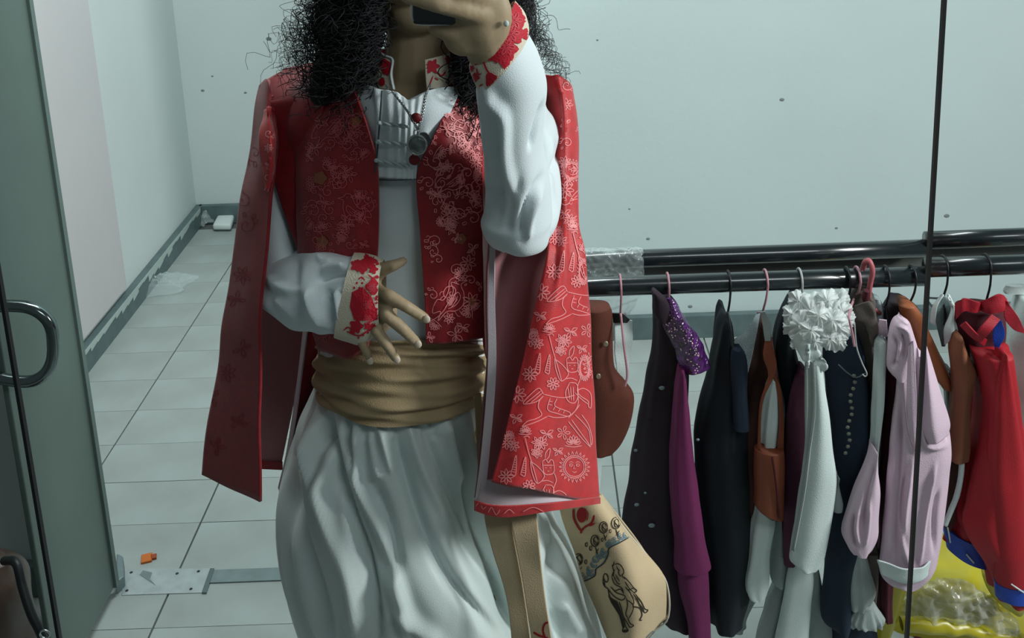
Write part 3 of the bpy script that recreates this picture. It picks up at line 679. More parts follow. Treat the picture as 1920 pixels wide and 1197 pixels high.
# 10 white sleeve, maroon robe
g = garment('maroon_robe', 'dark maroon robe hanging between white sleeve and pink shirt', 'robe', 1680, 700)
cloth('body', m_maroon, [(680, 1660, 1690), (740, 1654, 1692), (820, 1642, 1688), (920, 1644, 1680), (1020, 1642, 1672), (1120, 1644, 1668), (1150, 1646, 1668)], 1.71, .03, g, 5, .005, 6, .003)
g = garment('white_sleeved_shirt', 'white shirt sleeve hanging left of the pale pink shirt', 'shirt', 1655, 640)
cloth('sleeve', m_white, [(634, 1648, 1658), (645, 1641, 1664), (680, 1640, 1662), (740, 1638, 1658), (800, 1636, 1650), (860, 1634, 1642), (890, 1634, 1637)], 1.65, .014, g, 4, .004, 6, .003, caps=(True, True))
# pink puff sleeve + shirt
g = garment('pink_shirt', 'pale pink satin shirt with puffed sleeve crossing the mirror joint', 'shirt', 1700, 600)
cloth('body', m_pnk, [(660, 1692, 1728), (720, 1682, 1752), (780, 1674, 1772), (830, 1668, 1782), (900, 1662, 1778), (980, 1655, 1768), (1040, 1648, 1758), (1070, 1648, 1748), (1086, 1662, 1728), (1092, 1680, 1712)], 1.635, .028, g, 5, .003, 12, .003, caps=(True, True), nu=140, nv=110, cre=[([(1702, 640), (1699, 740), (1703, 800), (1716, 850)], 4, .012), ([(1712, 640), (1714, 760), (1712, 830)], 6, -.012), ([(1690, 760), (1686, 860), (1680, 960), (1676, 1060)], 6, -.010),
    ([(1712, 860), (1700, 940), (1694, 1010), (1706, 1070)], 5, .010), ([(1698, 880), (1690, 960), (1700, 1040)], 4, -.009), ([(1754, 870), (1742, 920), (1730, 990), (1724, 1060)], 4, .009), ([(1760, 920), (1752, 970), (1752, 1040)], 4, -.008), ([(1730, 650), (1727, 800), (1740, 836), (1774, 836)], 4, .010), ([(1738, 680), (1738, 800)], 7, -.010), ([(1765, 780), (1778, 800), (1776, 830)], 4, -.007)])
cloth('collar_knot', m_pnk, [(595, 1684, 1700), (603, 1674, 1706), (625, 1668, 1713), (660, 1664, 1720), (690, 1664, 1716), (706, 1676, 1696)], 1.625, .022, g, 5, .004, 14, .006, caps=(True, True), nu=100, cre=[([(1690, 625), (1696, 650), (1690, 680)], 4, -.009), ([(1674, 630), (1682, 660), (1672, 690)], 4, -.007), ([(1682, 610), (1700, 620), (1708, 650)], 4, .006), ([(1686, 650), (1680, 680)], 3, .006)])
sheet('left_drape', m_pnk, [[(1648, 600, 1.66), (1646, 620, 1.66), (1656, 632, 1.66)], [(1662, 602, 1.655), (1664, 620, 1.655), (1664, 632, 1.655)]], g, crumple=(14, .003, 3))
sheet('front_lapel', m_pnk, [[(1702, 650, 1.60), (1700, 740, 1.592), (1704, 800, 1.592), (1714, 842, 1.6)], [(1712, 640, 1.595), (1718, 740, 1.584), (1718, 800, 1.586), (1718, 850, 1.60)]], g, fold=folds(6, .003, 5, lo=1))
sheet('right_lapel', m_pnk, [[(1732, 648, 1.61), (1729, 740, 1.60), (1727, 800, 1.60), (1742, 834, 1.60)], [(1736, 648, 1.605), (1745, 735, 1.588), (1752, 800, 1.585), (1758, 832, 1.59)], [(1738, 650, 1.61), (1764, 735, 1.61), (1781, 790, 1.612), (1779, 815, 1.61)]], g)
cloth('puff_sleeve', m_pnk, cre=[([(1640, 860), (1624, 930), (1616, 1000)], 5, -.008), ([(1600, 960), (1598, 1000), (1606, 1028)], 4, -.008), ([(1630, 940), (1626, 990), (1620, 1026)], 4, .008), ([(1612, 950), (1606, 990), (1612, 1026)], 4, .007)], rs_=[(838, 1636, 1640), (870, 1624, 1644), (920, 1604, 1648), (970, 1586, 1646), (1000, 1580, 1644), (1020, 1588, 1634), (1030, 1598, 1624)], Y=1.625, th=.024, parent=g, n=8, amp=.004, seed=5, crump=.003, caps=(True, True), lo=0, nu=100)
sheet('white_hem', m_white, [[(1644, 1052, 1.61), (1652, 1076, 1.61)], [(1690, 1068, 1.592), (1690, 1093, 1.60)], [(1728, 1066, 1.595), (1726, 1090, 1.60)], [(1756, 1044, 1.615), (1748, 1070, 1.615)]], g, crumple=(14, .004, 9))
# frilled sheer cloth
g = garment('frilled_blouse', 'sheer grey-white frilled sleeves below the pink puff sleeve', 'blouse', 1620, 1030)
cloth('sleeve', m_white2, [(1028, 1588, 1620), (1070, 1584, 1632), (1110, 1582, 1640), (1135, 1586, 1628)], 1.68, .02, g, 8, .003, 8, .003)
cloth('sleeve', m_taupe, [(1030, 1616, 1645), (1080, 1614, 1648), (1140, 1612, 1644)], 1.70, .018, g, 8, .003, 9, .003)
cloth('frill', m_white2, [(1128, 1600, 1638), (1145, 1592, 1648), (1160, 1582, 1658), (1168, 1590, 1655)], 1.68, .022, g, 14, .006, 8, .002, lo=0)
# dark coat + rust jacket
g = garment('dark_coat', 'black crumpled coat shoulder behind the pink shirt collar', 'coat', 1680, 572)
cloth('shoulder', mat('dark_wool', (44, 36, 42), .8, .3, 200), [(562, 1666, 1700), (580, 1654, 1720), (605, 1650, 1730), (640, 1664, 1732), (700, 1680, 1732)], 1.745, .03, g, 5, .005, 6, .006)
g = garment('rust_jacket', 'rust leather jacket shoulder curving down behind the pink shirt', 'jacket', 1700, 566)
cloth('shoulder', m_ora, [(565, 1682, 1710), (585, 1688, 1726), (620, 1704, 1744), (660, 1714, 1760), (690, 1730, 1776), (710, 1752, 1780), (722, 1762, 1778)], 1.70, .025, g, 4, .004, 5, .004, caps=(True, True))
cloth('lower_side', mat('black_shine', (34, 38, 42), .4, .2, 60), [(690, 1770, 1782), (740, 1772, 1796), (800, 1776, 1800), (860, 1776, 1800)], 1.735, .02, g, 4, .003, 3, .003)
# 12 white collar garment + chestnut vest
g = garment('white_collar_robe', 'white shawl-collared robe with grey lining right of the mirror joint', 'robe', 1769, 556)
sheet('collar_left', m_white, [[(1764, 552, 1.695), (1748, 575, 1.69), (1744, 603, 1.69), (1752, 610, 1.69)], [(1768, 552, 1.69), (1757, 575, 1.685), (1754, 600, 1.685), (1754, 612, 1.69)]], g)
sheet('grey_lining', m_gsheen, [[(1765, 556, 1.71), (1757, 575, 1.71), (1755, 605, 1.71), (1766, 650, 1.71)], [(1772, 556, 1.71), (1782, 575, 1.705), (1780, 600, 1.705), (1772, 650, 1.71)]], g, crumple=(14, .004, 2))
sheet('collar_right', m_white, [[(1774, 553, 1.69), (1782, 580, 1.685), (1770, 615, 1.68), (1770, 648, 1.69)], [(1778, 556, 1.685), (1789, 580, 1.675), (1784, 615, 1.67), (1782, 640, 1.675)], [(1780, 558, 1.69), (1790, 585, 1.69), (1796, 620, 1.685), (1788, 636, 1.69)]], g, crumple=(14, .003, 2))
g = garment('chestnut_tunic', 'long chestnut brown tunic between white collar and red dress', 'tunic', 1800, 630)
cloth('body', m_brn3, [(626, 1788, 1800), (660, 1782, 1812), (695, 1784, 1828), (720, 1786, 1822), (760, 1784, 1816), (830, 1774, 1818), (848, 1770, 1816), (856, 1772, 1814)], 1.665, .024, g, 4, .004, 3, .002, caps=(True, True))
cloth('lower_layer', m_brn2, [(840, 1772, 1812), (900, 1774, 1800), (960, 1770, 1790), (985, 1768, 1776)], 1.69, .02, g, 4, .003, 3, .002)
MB().path([V(x, y, 1.655) for x, y in ((1804, 852), (1802, 890), (1794, 930), (1782, 960), (1772, 985))], .0052, 8, n=30).build('white_piping', m_white, g)
# 13 red dress
g = garment('red_dress', 'bright red dress with tied neck bow and blue striped hem', 'dress', 1849, 565)
cloth('body', m_crim, [(650, 1820, 1890), (700, 1830, 1898), (760, 1834, 1906), (850, 1824, 1922), (930, 1806, 1930), (980, 1800, 1935), (1060, 1850, 1940), (1110, 1866, 1945)], 1.66, .05, g, 6, .009, 4, .003, reg='reddress', nu=90)
cloth('left_flare', m_crim, [(700, 1826, 1850), (800, 1812, 1850), (900, 1798, 1856), (950, 1786, 1860), (990, 1778, 1858, 30), (1012, 1772, 1858, 34)], 1.70, .025, g, 5, .005, 3, .003)
cloth('front_fold', m_crim, [(655, 1872, 1884), (700, 1862, 1896), (780, 1856, 1910), (880, 1852, 1925), (1000, 1858, 1935), (1092, 1866, 1945)], 1.625, .02, g, 4, .004, 4, .003)
cloth('hem_band', m_blue, [(985, 1768, 1856, 34), (1000, 1770, 1856, 40), (1028, 1776, 1856, 32)], 1.70, .029, g, 4, .002, 3, .001)
cloth('hem_band', m_blue, [(1090, 1864, 1946), (1104, 1864, 1946), (1118, 1866, 1946)], 1.63, .026, g, 4, .002, 3, .001)
MB().path([V(x, y, 1.667) for x, y in ((1777, 990), (1782, 1018))], .0016, 5).build('pale_stripe', m_white, g)
MB().path([V(x, y, 1.667) for x, y in ((1812, 1040), (1826, 1056))], .0016, 5).build('pale_stripe', m_white, g)
MB().path([V(x, y, 1.602) for x, y in ((1896, 1096), (1920, 1112))], .0016, 5).build('pale_stripe', m_white, g)
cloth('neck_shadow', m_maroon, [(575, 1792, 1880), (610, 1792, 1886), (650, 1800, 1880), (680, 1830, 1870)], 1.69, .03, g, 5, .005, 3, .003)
bw = C('red_ribbon', (160, 22, 40), rough=.6, var=.15, vscale=10)
sheet('bow_left', bw, [[(1790, 570, 1.65), (1792, 600, 1.65)], [(1806, 562, 1.64), (1806, 586, 1.64)], [(1828, 565, 1.64), (1828, 588, 1.64)], [(1840, 568, 1.65), (1838, 582, 1.65)]], g, crumple=(12, .006, 3))
sheet('bow_right', bw, [[(1836, 566, 1.65), (1836, 584, 1.65)], [(1860, 558, 1.635), (1858, 588, 1.635)], [(1880, 553, 1.635), (1882, 584, 1.635)], [(1888, 562, 1.65), (1887, 580, 1.65)]], g, crumple=(12, .006, 4))
sheet('ribbon_tail', bw, [[(1884, 562, 1.64), (1884, 596, 1.63), (1900, 618, 1.635), (1921, 626, 1.64)], [(1889, 568, 1.635), (1902, 584, 1.63), (1912, 600, 1.63), (1922, 622, 1.64)]], g)
sheet('ribbon_cross', bw, [[(1800, 612, 1.635), (1822, 634, 1.63), (1846, 650, 1.64)], [(1810, 604, 1.63), (1828, 624, 1.62), (1852, 638, 1.64)]], g)
sheet('ribbon_cross', bw, [[(1860, 590, 1.63), (1840, 614, 1.62), (1826, 634, 1.63)], [(1876, 600, 1.63), (1858, 622, 1.62), (1838, 644, 1.63)]], g)
sheet('blue_panel', m_blue, [[(1864, 606, 1.635), (1862, 635, 1.635), (1866, 658, 1.635)], [(1878, 602, 1.63), (1884, 630, 1.63), (1868, 660, 1.63)]], g)
# 14 white garment at the right edge
g = garment('white_tunic', 'white tunic sleeve at the far right behind the red dress', 'tunic', 1905, 560)
cloth('sleeve', m_white, [(560, 1914, 1935), (600, 1898, 1940), (640, 1888, 1945), (700, 1890, 1950), (780, 1905, 1955), (1000, 1912, 1965)], 1.74, .04, g, 4, .005, 3, .004)
cloth('loose_strap', m_white, [(535, 1884, 1925), (545, 1880, 1926), (550, 1882, 1926)], 1.76, .008, g, 3, .002, 3, .002, caps=(True, True))
# yellow bag with film on the floor
bg = empty('yellow_sack', WF(1800, 1150), 'yellow plastic sack holding clear film on the floor under the red dress', 'sack')
m_yel = mat('yellow_plastic', (176, 166, 30), .35, .3, 40, var=.12, vscale=6, spec=.6)
cloth('sack_body', m_yel, [(1052, 1790, 1870), (1075, 1700, 1900), (1105, 1672, 1930), (1150, 1654, 1950), (1197, 1640, 1960), (1280, 1650, 1970)], 1.93, .10, bg, 6, .012, 3, .012, caps=(True, False))
cloth('rolled_edge', m_yel, [(1060, 1690, 1700), (1085, 1660, 1700), (1130, 1645, 1690), (1180, 1640, 1672), (1197, 1640, 1668)], 1.80, .02, bg, 4, .004, 5, .004, caps=(True, True))
tube('front_roll', m_yel, [(1690, 1160, 1690, 1182, 1.79, .014), (1740, 1160, 1740, 1186, 1.785, .016), (1800, 1168, 1800, 1190, 1.785, .016), (1860, 1178, 1860, 1200, 1.79, .016), (1925, 1188, 1925, 1212, 1.79, .016)], bg, nu=30, nv=40, crumple=(14, .004, 3))
tube('right_roll', m_yel, [(1842, 1070, 1862, 1060, 1.80, .02), (1850, 1100, 1900, 1085, 1.79, .03), (1872, 1130, 1914, 1120, 1.79, .03), (1895, 1145, 1914, 1138, 1.80, .02)], bg, nu=30, nv=30, crumple=(12, .006, 8), caps=(True, True))
fm = sheet('film', plastic('dirty_film', (190, 192, 184), .62, .2), [[(1700, 1110, 1.82), (1684, 1140, 1.81), (1690, 1165, 1.80)], [(1740, 1090, 1.80), (1740, 1130, 1.785), (1745, 1168, 1.78)], [(1800, 1085, 1.79), (1810, 1130, 1.775), (1815, 1175, 1.775)], [(1840, 1110, 1.79), (1860, 1140, 1.775), (1870, 1185, 1.775)], [(1880, 1140, 1.79), (1905, 1160, 1.78), (1915, 1195, 1.78)]], bg, nu=60, nv=50, crumple=(26, .014, 5), solid=0)
tag(crumpled('film_heap', 1945, 1178, .045, .045, .06, m_film2, 'whitish crumpled plastic in the bottom right corner beside the yellow sack', 'plastic bag', 9), 'whitish crumpled plastic in the bottom right corner beside the yellow sack', 'plastic bag')
o = crumpled('red_rag', 1765, 1192, .05, .03, .012, m_maroon, 'dark red rag on the floor before the yellow sack', 'rag', 4)

# ================================================================== PERSON
body = MB()
def cap_chain(pts, seg=14):
    """tapered capsules joining points (Vector, r)"""
    for (a, ra), (b, rb) in zip(pts[:-1], pts[1:]):
        a = Vector(a); b = Vector(b); d = b-a; L = d.length
        if L < 1e-6: continue
        q = Vector((0, 0, 1)).rotation_difference(d.normalized()); prof = []
        for k in range(6): t = PI/2*k/5; prof.append((ra*math.sin(t), -ra*math.cos(t)))
        for k in range(6): t = PI/2*k/5; prof.append((rb*math.cos(t), L+rb*math.sin(t)))
        vs_ = [q@Vector((r_*math.cos(2*PI*i/seg), r_*math.sin(2*PI*i/seg), z))+a for r_, z in prof for i in range(seg)]
        body.add(vs_, tri_grid(len(prof), seg, True, False))
YC = 1.39
hx = V(787, 0, 1.38).x
hc = Vector((hx, 1.40, 1.618)); 
# head: skull, face, jaw, nose, lips, ears
body.ball(hc+Vector((0, .012, .022)), (.074, .094, .090), 28)
body.ball(hc+Vector((0, -.022, -.028)), (.060, .062, .082), 24)
body.ball(hc+Vector((0, -.040, -.088)), (.040, .040, .032), 18)
body.ball(hc+Vector((-.028, -.02, -.068)), (.028, .045, .030), 14); body.ball(hc+Vector((.028, -.02, -.068)), (.028, .045, .030), 14)
cap_chain([(hc+Vector((0, -.078, .012)), .007), (hc+Vector((0, -.094, -.022)), .010)]); body.ball(hc+Vector((0, -.094, -.024)), (.015, .011, .009), 10)
body.ball(hc+Vector((0, -.080, -.052)), (.022, .009, .006), 12); body.ball(hc+Vector((0, -.078, -.060)), (.019, .009, .006), 12)
for s_ in (-1, 1):
    body.ball(hc+Vector((s_*.030, -.068, .018)), (.017, .016, .011), 12); body.ball(hc+Vector((s_*.033, -.062, -.018)), (.022, .022, .02), 12)
    body.ball(hc+Vector((s_*.032, -.072, .034)), (.022, .010, .006), 10); body.ball(hc+Vector((s_*.074, .01, -.006)), (.008, .020, .030), 12)
nb = V(785, 190, 1.40)
cap_chain([(hc+Vector((0, .012, -.05)), .055), (Vector((hx, 1.395, 1.49)), .050), (Vector((nb.x, 1.40, nb.z+.01)), .053), (Vector((nb.x, 1.41, nb.z-.05)), .075)])
body.ball(Vector((nb.x, 1.375, 1.36)), (.085, .060, .075), 24)
tx = V(750, 400, 1.4).x
for z, rx, ry in ((1.33, .115, .065), (1.26, .120, .085), (1.17, .112, .085), (1.08, .098, .082), (1.0, .105, .085), (.93, .125, .09)):
    body.ball((tx, YC+.01, z), (rx, ry, .085), 24)
shL = V(585, 222, 1.42); shR = V(985, 222, 1.42)
cap_chain([(Vector((tx-.08, 1.41, 1.36)), .045), (shL, .042)]); cap_chain([(Vector((tx+.08, 1.41, 1.36)), .045), (shR, .042)])
# lowered arm (left in view)
elL = V(532, 530, 1.36); wrL = V(682, 562, 1.215)
cap_chain([(shL, .040), (elL, .036), (V(600, 545, 1.29), .032), (wrL, .023)])
def finger(pts, r0, r1): 
    n_ = len(pts); cap_chain([(p, r0+(r1-r0)*i/(n_-1)) for i, p in enumerate(pts)], 12)
nails = []
cap_chain([(wrL, .024), (V(700, 575, 1.20), .026)]); body.ball(V(703, 580, 1.20), (.030, .014, .036), 16)
finger([V(690, 530, 1.21), V(715, 506, 1.20), V(738, 498, 1.195), V(756, 490, 1.20)], .0115, .006)
finger([V(706, 548, 1.19), V(730, 556, 1.17), V(762, 575, 1.165), V(797, 597, 1.175)], .0100, .0070)
finger([V(706, 575, 1.19), V(724, 590, 1.165), V(755, 617, 1.16), V(781, 643, 1.175)], .0100, .0068)
finger([V(692, 598, 1.19), V(706, 620, 1.165), V(726, 648, 1.165), V(742, 672, 1.18)], .0092, .0062)
finger([V(672, 612, 1.19), V(678, 640, 1.175), V(686, 658, 1.175), V(693, 674, 1.185)], .0078, .0052)
nails += [(800, 599, 1.167), (784, 646, 1.167), (744, 675, 1.173), (694, 677, 1.179)]
# raised arm with phone (right in view)
elR = V(975, 425, 1.27); wrR = V(918, 95, 1.085)
cap_chain([(shR, .040), (elR, .030), (V(966, 270, 1.19), .026), (wrR, .022)])
YH = 1.06
cap_chain([(wrR, .026), (V(905, 50, YH+.01), .029)])
body.ball(V(898, 30, YH), (.036, .018, .044), 18); body.ball(V(880, -20, YH+.004), (.036, .018, .044), 18); body.ball(V(872, 72, YH+.004), (.024, .018, .020), 14)
finger([V(905, 28, YH-.01), V(868, 18, YH-.022), V(820, 8, YH-.032), V(762, -8, YH-.026)], .0125, .0082)
finger([V(905, -8, YH-.01), V(865, -22, YH-.026), V(815, -35, YH-.034), V(752, -48, YH-.028)], .0128, .0085)
finger([V(898, -50, YH-.008), V(862, -62, YH-.026), V(812, -74, YH-.034), V(752, -86, YH-.028)], .0125, .0082)
finger([V(885, -90, YH-.006), V(855, -100, YH-.024), V(812, -112, YH-.030), V(760, -122, YH-.026)], .0115, .0078)
finger([V(888, 62, YH+.012), V(862, 50, YH+.024), V(842, 0, YH+.034), V(826, -50, YH+.036)], .0135, .009)
# lower heel of the hand seen under the phone
finger([V(886, 70, YH), V(850, 62, YH-.004), V(815, 52, YH-.002)], .014, .0085)
# pelvis, legs, feet
lx = (tx+.0); 
for s_, fx in ((-1, -.11), (1, .13)):
    hip = Vector((lx+s_*.065, 1.40, .90)); kn = Vector((lx+fx, 1.38, .50)); an = Vector((lx+fx*1.15, 1.42, .09))
    cap_chain([(hip, .075), (kn, .055), (an, .036)]); cap_chain([(an+Vector((0, .02, -.045)), .035), (Vector((an.x+s_*.01, 1.30, .032)), .028), (Vector((an.x+s_*.012, 1.245, .026)), .022)])
tmp = body.build('tmp_body', m_skin)
rm = tmp.modifiers.new('r', 'REMESH'); rm.mode = 'VOXEL'; rm.voxel_size = .0036
sm = tmp.modifiers.new('s', 'SMOOTH'); sm.iterations = 4; sm.factor = .5
dg = bpy.context.evaluated_depsgraph_get(); me = bpy.data.meshes.new_from_object(tmp.evaluated_get(dg))
bpy.data.objects.remove(tmp)
me.name = 'person'; me.materials.clear(); me.materials.append(m_skin); me.polygons.foreach_set('use_smooth', [True]*len(me.polygons))
person = bpy.data.objects.new('person', me); COL.objects.link(person)
tag(person, 'person with long curly dark hair in red cape holding a phone before the face', 'person')
for x, y, Y_ in nails:
    MB().ball(V(x, y, Y_), (.0048, .0022, .0056), 10).build('fingernail', m_nail, person)
for s_ in (-1, 1):
    e = MB().ball(hc+Vector((s_*.030, -.078, .018)), .0105, 16).build('eye', mat('eye_white', (220, 220, 215), .2), person)
    MB().ball(hc+Vector((s_*.030, -.0865, .018)), (.0048, .0025, .0048), 12).build('iris', mat('iris_brown', (50, 32, 22), .2), e)
    MB().path([hc+Vector((s_*x, y, z)) for x, y, z in ((.014, -.084, .036), (.03, -.082, .042), (.048, -.068, .036))], .0026, 6, n=10).build('eyebrow', m_hair, person)
MB().ball(hc+Vector((0, -.0875, -.0555)), (.020, .005, .008), 14).build('lips', mat('lips', (150, 88, 84), .5), person)

# phone
PT = lambda x, y: V(x, y, YH-.012)
ph = empty('smartphone', PT(815, -40), 'dark smartphone held in the raised hand in front of the face', 'phone')
c0, c1, c2, c3 = [V(x, y, YH-.004) for x, y in ((775, 44), (868, 46), (890, -230), (770, -232))]
bm_ = MB().prism([c0, c1, c2, c3], (0, -.009, 0)).build('phone_body', mat('phone_black', (16, 24, 34), .18, spec=.8), ph, smooth=False, bevel=.004)
MB().path([V(x, y, YH-.009) for x, y in ((773, -230), (773, 30), (778, 43), (792, 46), (866, 47))], .0016, 6).build('metal_rim', m_silver, ph)

# ---- shirt
def notch(th, v): # V notch at the neck opening front
    return 26*np.exp(-((th-PI/2)/.20)**2)*np.exp(-(v/.08)**2)
shirt = tube('shirt', m_shirt, [(716, 158, 836, 160, 1.40, .068), (690, 168, 862, 170, 1.40, .085), (630, 190, 930, 192, 1.40, .105), (575, 260, 960, 262, 1.395, .128), (575, 330, 950, 330, 1.39, .132), (580, 450, 930, 450, 1.39, .13), (590, 560, 915, 560, 1.39, .128), (600, 650, 912, 650, 1.39, .128), (600, 720, 912, 720, 1.39, .12)], person, nu=120, nv=90, fold=ringfolds(7, .004, 3), crumple=(7, .004, 2), ymod=notch, reg='shirt')
# placket with pleats
sheet('placket', m_shirt, [[(700, 166, 1.276), (704, 230, 1.255), (702, 333, 1.245)], [(742, 172, 1.270), (744, 240, 1.245), (742, 335, 1.238)], [(768, 187, 1.268), (768, 240, 1.244), (764, 336, 1.238)], [(800, 172, 1.276), (786, 240, 1.248), (780, 336, 1.243)]], shirt, nu=40, fold=lambda u, v: .0008*np.sin(u*38), solid=.0025)
MB().path([V(x, y, Y_) for x, y, Y_ in ((716, 170, 1.262), (712, 230, 1.246), (706, 300, 1.238), (703, 325, 1.238))], .0012, 6, n=30).build('cord', m_line, shirt)
for i, (y0_, y1_) in enumerate(((231, 238), (266, 272), (301, 312))):
    b = MB()
    for ph_ in (0, PI):
        P = []
        for t in np.linspace(0, 1, 46):
            x = 709+(766-709)*t; y = y0_+(y1_-y0_)*t+3.4*math.sin(t*10+ph_)*(1-.25*t)*(.4+.6*t) ; P.append(V(x, y, 1.236-.002*math.cos(t*10+ph_)))
        b.path(P, .0016, 6)
    b.build('cord_loop', m_cord, shirt)
    MB().ball(V(711-i*2.5, y0_, 1.236), (.0034, .0026, .003), 10).build('cord_knot', m_cord, shirt)
m_btn = mat('dark_red_button', (112, 22, 30), .5, .4, 300)
for x, y in ((780, 222), (777, 300)):
    MB().ball(V(x, y, 1.232), (.0072, .004, .0072), 18).build('button', m_btn, shirt)
sheet('front_facing', m_shirt, [[(768, 186, 1.274), (776, 215, 1.262), (782, 250, 1.255)], [(810, 168, 1.28), (806, 210, 1.262), (800, 250, 1.255)], [(866, 160, 1.31), (850, 200, 1.275), (815, 270, 1.262)]], shirt, crumple=(8, .003, 3))
sheet('front_facing', m_shirt, [[(664, 158, 1.305), (676, 200, 1.275), (700, 290, 1.262)], [(690, 160, 1.29), (694, 210, 1.266), (704, 290, 1.258)], [(716, 168, 1.275), (712, 210, 1.26), (710, 290, 1.255)]], shirt, crumple=(8, .004, 5))
# collar standing pieces with embroidery
clr = sheet('collar_left', m_cream, [[(690, 120, 1.37), (690, 150, 1.35), (692, 172, 1.33)], [(706, 96, 1.345), (706, 130, 1.33), (706, 166, 1.315)], [(736, 112, 1.322), (733, 140, 1.31), (738, 168, 1.30)]], shirt, solid=.004, reg='colL')
drape_obj('embroidery', 'colL', [], 2, m_embr, clr, kind='stuff', fills=[[(709, 108), (722, 110), (733, 118), (731, 134), (728, 142), (718, 138), (712, 124)], circ(716, 154, 6, 9, 8)[:9], circ(703, 136, 4, 8, 6)[:8]])
MB().path([V(x, y, Y_-.002) for x, y, Y_ in ((706, 96, 1.345), (720, 104, 1.333), (736, 112, 1.322), (733, 140, 1.31), (738, 168, 1.30))], .0016, 6, n=30).build('white_edge', m_shirt, clr)
clr = sheet('collar_right', m_cream, [[(797, 112, 1.318), (798, 140, 1.308), (800, 166, 1.30)], [(822, 106, 1.325), (824, 140, 1.312), (826, 166, 1.302)], [(850, 98, 1.345), (858, 132, 1.335), (866, 168, 1.325)]], shirt, solid=.004, reg='colR')
def blossom(cx, cy, r, n=6, d=.28): return [(cx+r*(1+d*math.cos(n*t))*math.cos(t), cy+r*(1+d*math.cos(n*t))*math.sin(t)) for t in np.linspace(0, 2*PI, 24, endpoint=False)]
drape_obj('embroidery', 'colR', [([(818, 134), (828, 142), (836, 134)], 3), ([(812, 142), (806, 158), (802, 166)], 2.5), ([(836, 105), (840, 120), (846, 108)], 2.5), ([(815, 146), (822, 150)], 3), ([(838, 150), (846, 140), (852, 128)], 2)], 2.5, m_embr, clr, kind='stuff', fills=[blossom(810, 124, 12.5), blossom(840, 110, 5, 4), blossom(850, 136, 4, 4), blossom(846, 160, 4, 4)])
# pleat line under placket
drape_obj('placket_seam', 'shirt', [[(700, 337), (740, 338), (782, 336)]], 1.6, m_line, shirt, lift=.006)
# raised sleeve
rs_ = tube('raised_sleeve', m_shirt, [(945, 468, 985, 471, 1.24, .012), (916, 444, 1025, 455, 1.235, .05), (903, 412, 1032, 420, 1.225, .06), (909, 384, 1034, 395, 1.22, .062), (908, 320, 1028, 325, 1.20, .062), (904, 265, 1018, 268, 1.175, .060), (899, 220, 1020, 208, 1.15, .056), (892, 180, 1024, 152, 1.13, .052), (890, 160, 1008, 100, 1.11, .046), (892, 148, 992, 66, 1.10, .042)], person, nu=90, nv=90,
     fold=ringfolds(4, .003, 11, .5, k=3, lo=1, hi=.4), crumple=(7, .0015, 5), caps=(True, False), cre=[
    ([(905, 160), (925, 190), (945, 220), (948, 296), (968, 380)], 9, .012), ([(900, 200), (920, 260), (926, 340), (930, 420)], 14, -.014), ([(1018, 326), (990, 380), (978, 420), (978, 455)], 6, -.009), ([(1016, 350), (994, 410), (989, 450)], 6, .007),
    ([(1020, 190), (1004, 240), (994, 280)], 4, -.010), ([(975, 330), (955, 400), (950, 440)], 10, -.005), ([(908, 285), (930, 300)], 7, -.008), ([(906, 350), (928, 372)], 7, -.008)])
rs_['label'] = 'white sleeve of the raised arm'
us = tube('raised_upper_sleeve', m_shirt, [(960, 175, 1020, 175, 1.39, .05), (950, 212, 1024, 206, 1.36, .052), (950, 232, 1038, 228, 1.35, .058), (950, 270, 1045, 262, 1.34, .06), (950, 305, 1037, 300, 1.33, .058), (950, 330, 1046, 325, 1.32, .06), (950, 390, 1052, 388, 1.30, .055), (945, 440, 1040, 430, 1.285, .04), (950, 462, 1015, 458, 1.27, .02)], person, nu=64, fold=ringfolds(4, .004, 4, .3, lo=1), crumple=(7, .006, 8), caps=(True, True))
cf = tube('cuff', m_cream, [(898, 172, 990, 72, 1.098, .040), (888, 150, 992, 52, 1.095, .038), (880, 128, 984, 24, 1.092, .035), (882, 112, 966, 2, 1.09, .032)], rs_, nu=60, nv=30, reg='cuffR', solid=.0)
fl_ = [blossom(948, 92, 22, 6, .16), blossom(961, 62, 22, 7, .14), blossom(968, 34, 20, 6, .12), blossom(970, 10, 14, 5, .15), blossom(928, 104, 13, 5, .2), blossom(922, 150, 13, 3, .18), [(938, 105), (960, 104), (958, 122), (947, 132), (936, 118)], blossom(984, 64, 10, 5, .2), blossom(890, 146, 8, 4, .2), blossom(884, 128, 5)]
drape_obj('embroidery', 'cuffR', [([(905, 112), (911, 128), (918, 140)], 3.5), ([(890, 122), (900, 112), (915, 104)], 5), ([(893, 128), (896, 140), (902, 138)], 3), ([(885, 125), (884, 140), (888, 158), (896, 166)], 3), ([(898, 112), (912, 106), (930, 96)], 4), ([(898, 162), (905, 158)], 3)], 3, m_embr, cf, fills=fl_, kind='stuff')
drape_obj('stitching', 'cuffR', [petal_ for p in ((950, 88), (958, 62), (964, 38)) for petal_ in tf(flower(6), p[0], p[1], 17)], 1.1, mat('pale_red_thread', (214, 84, 98), .6), cf, lift=.003)
MB().ball(V(949, 44, 1.045), (.0030, .002, .0036), 10).build('pearl', m_white, cf)
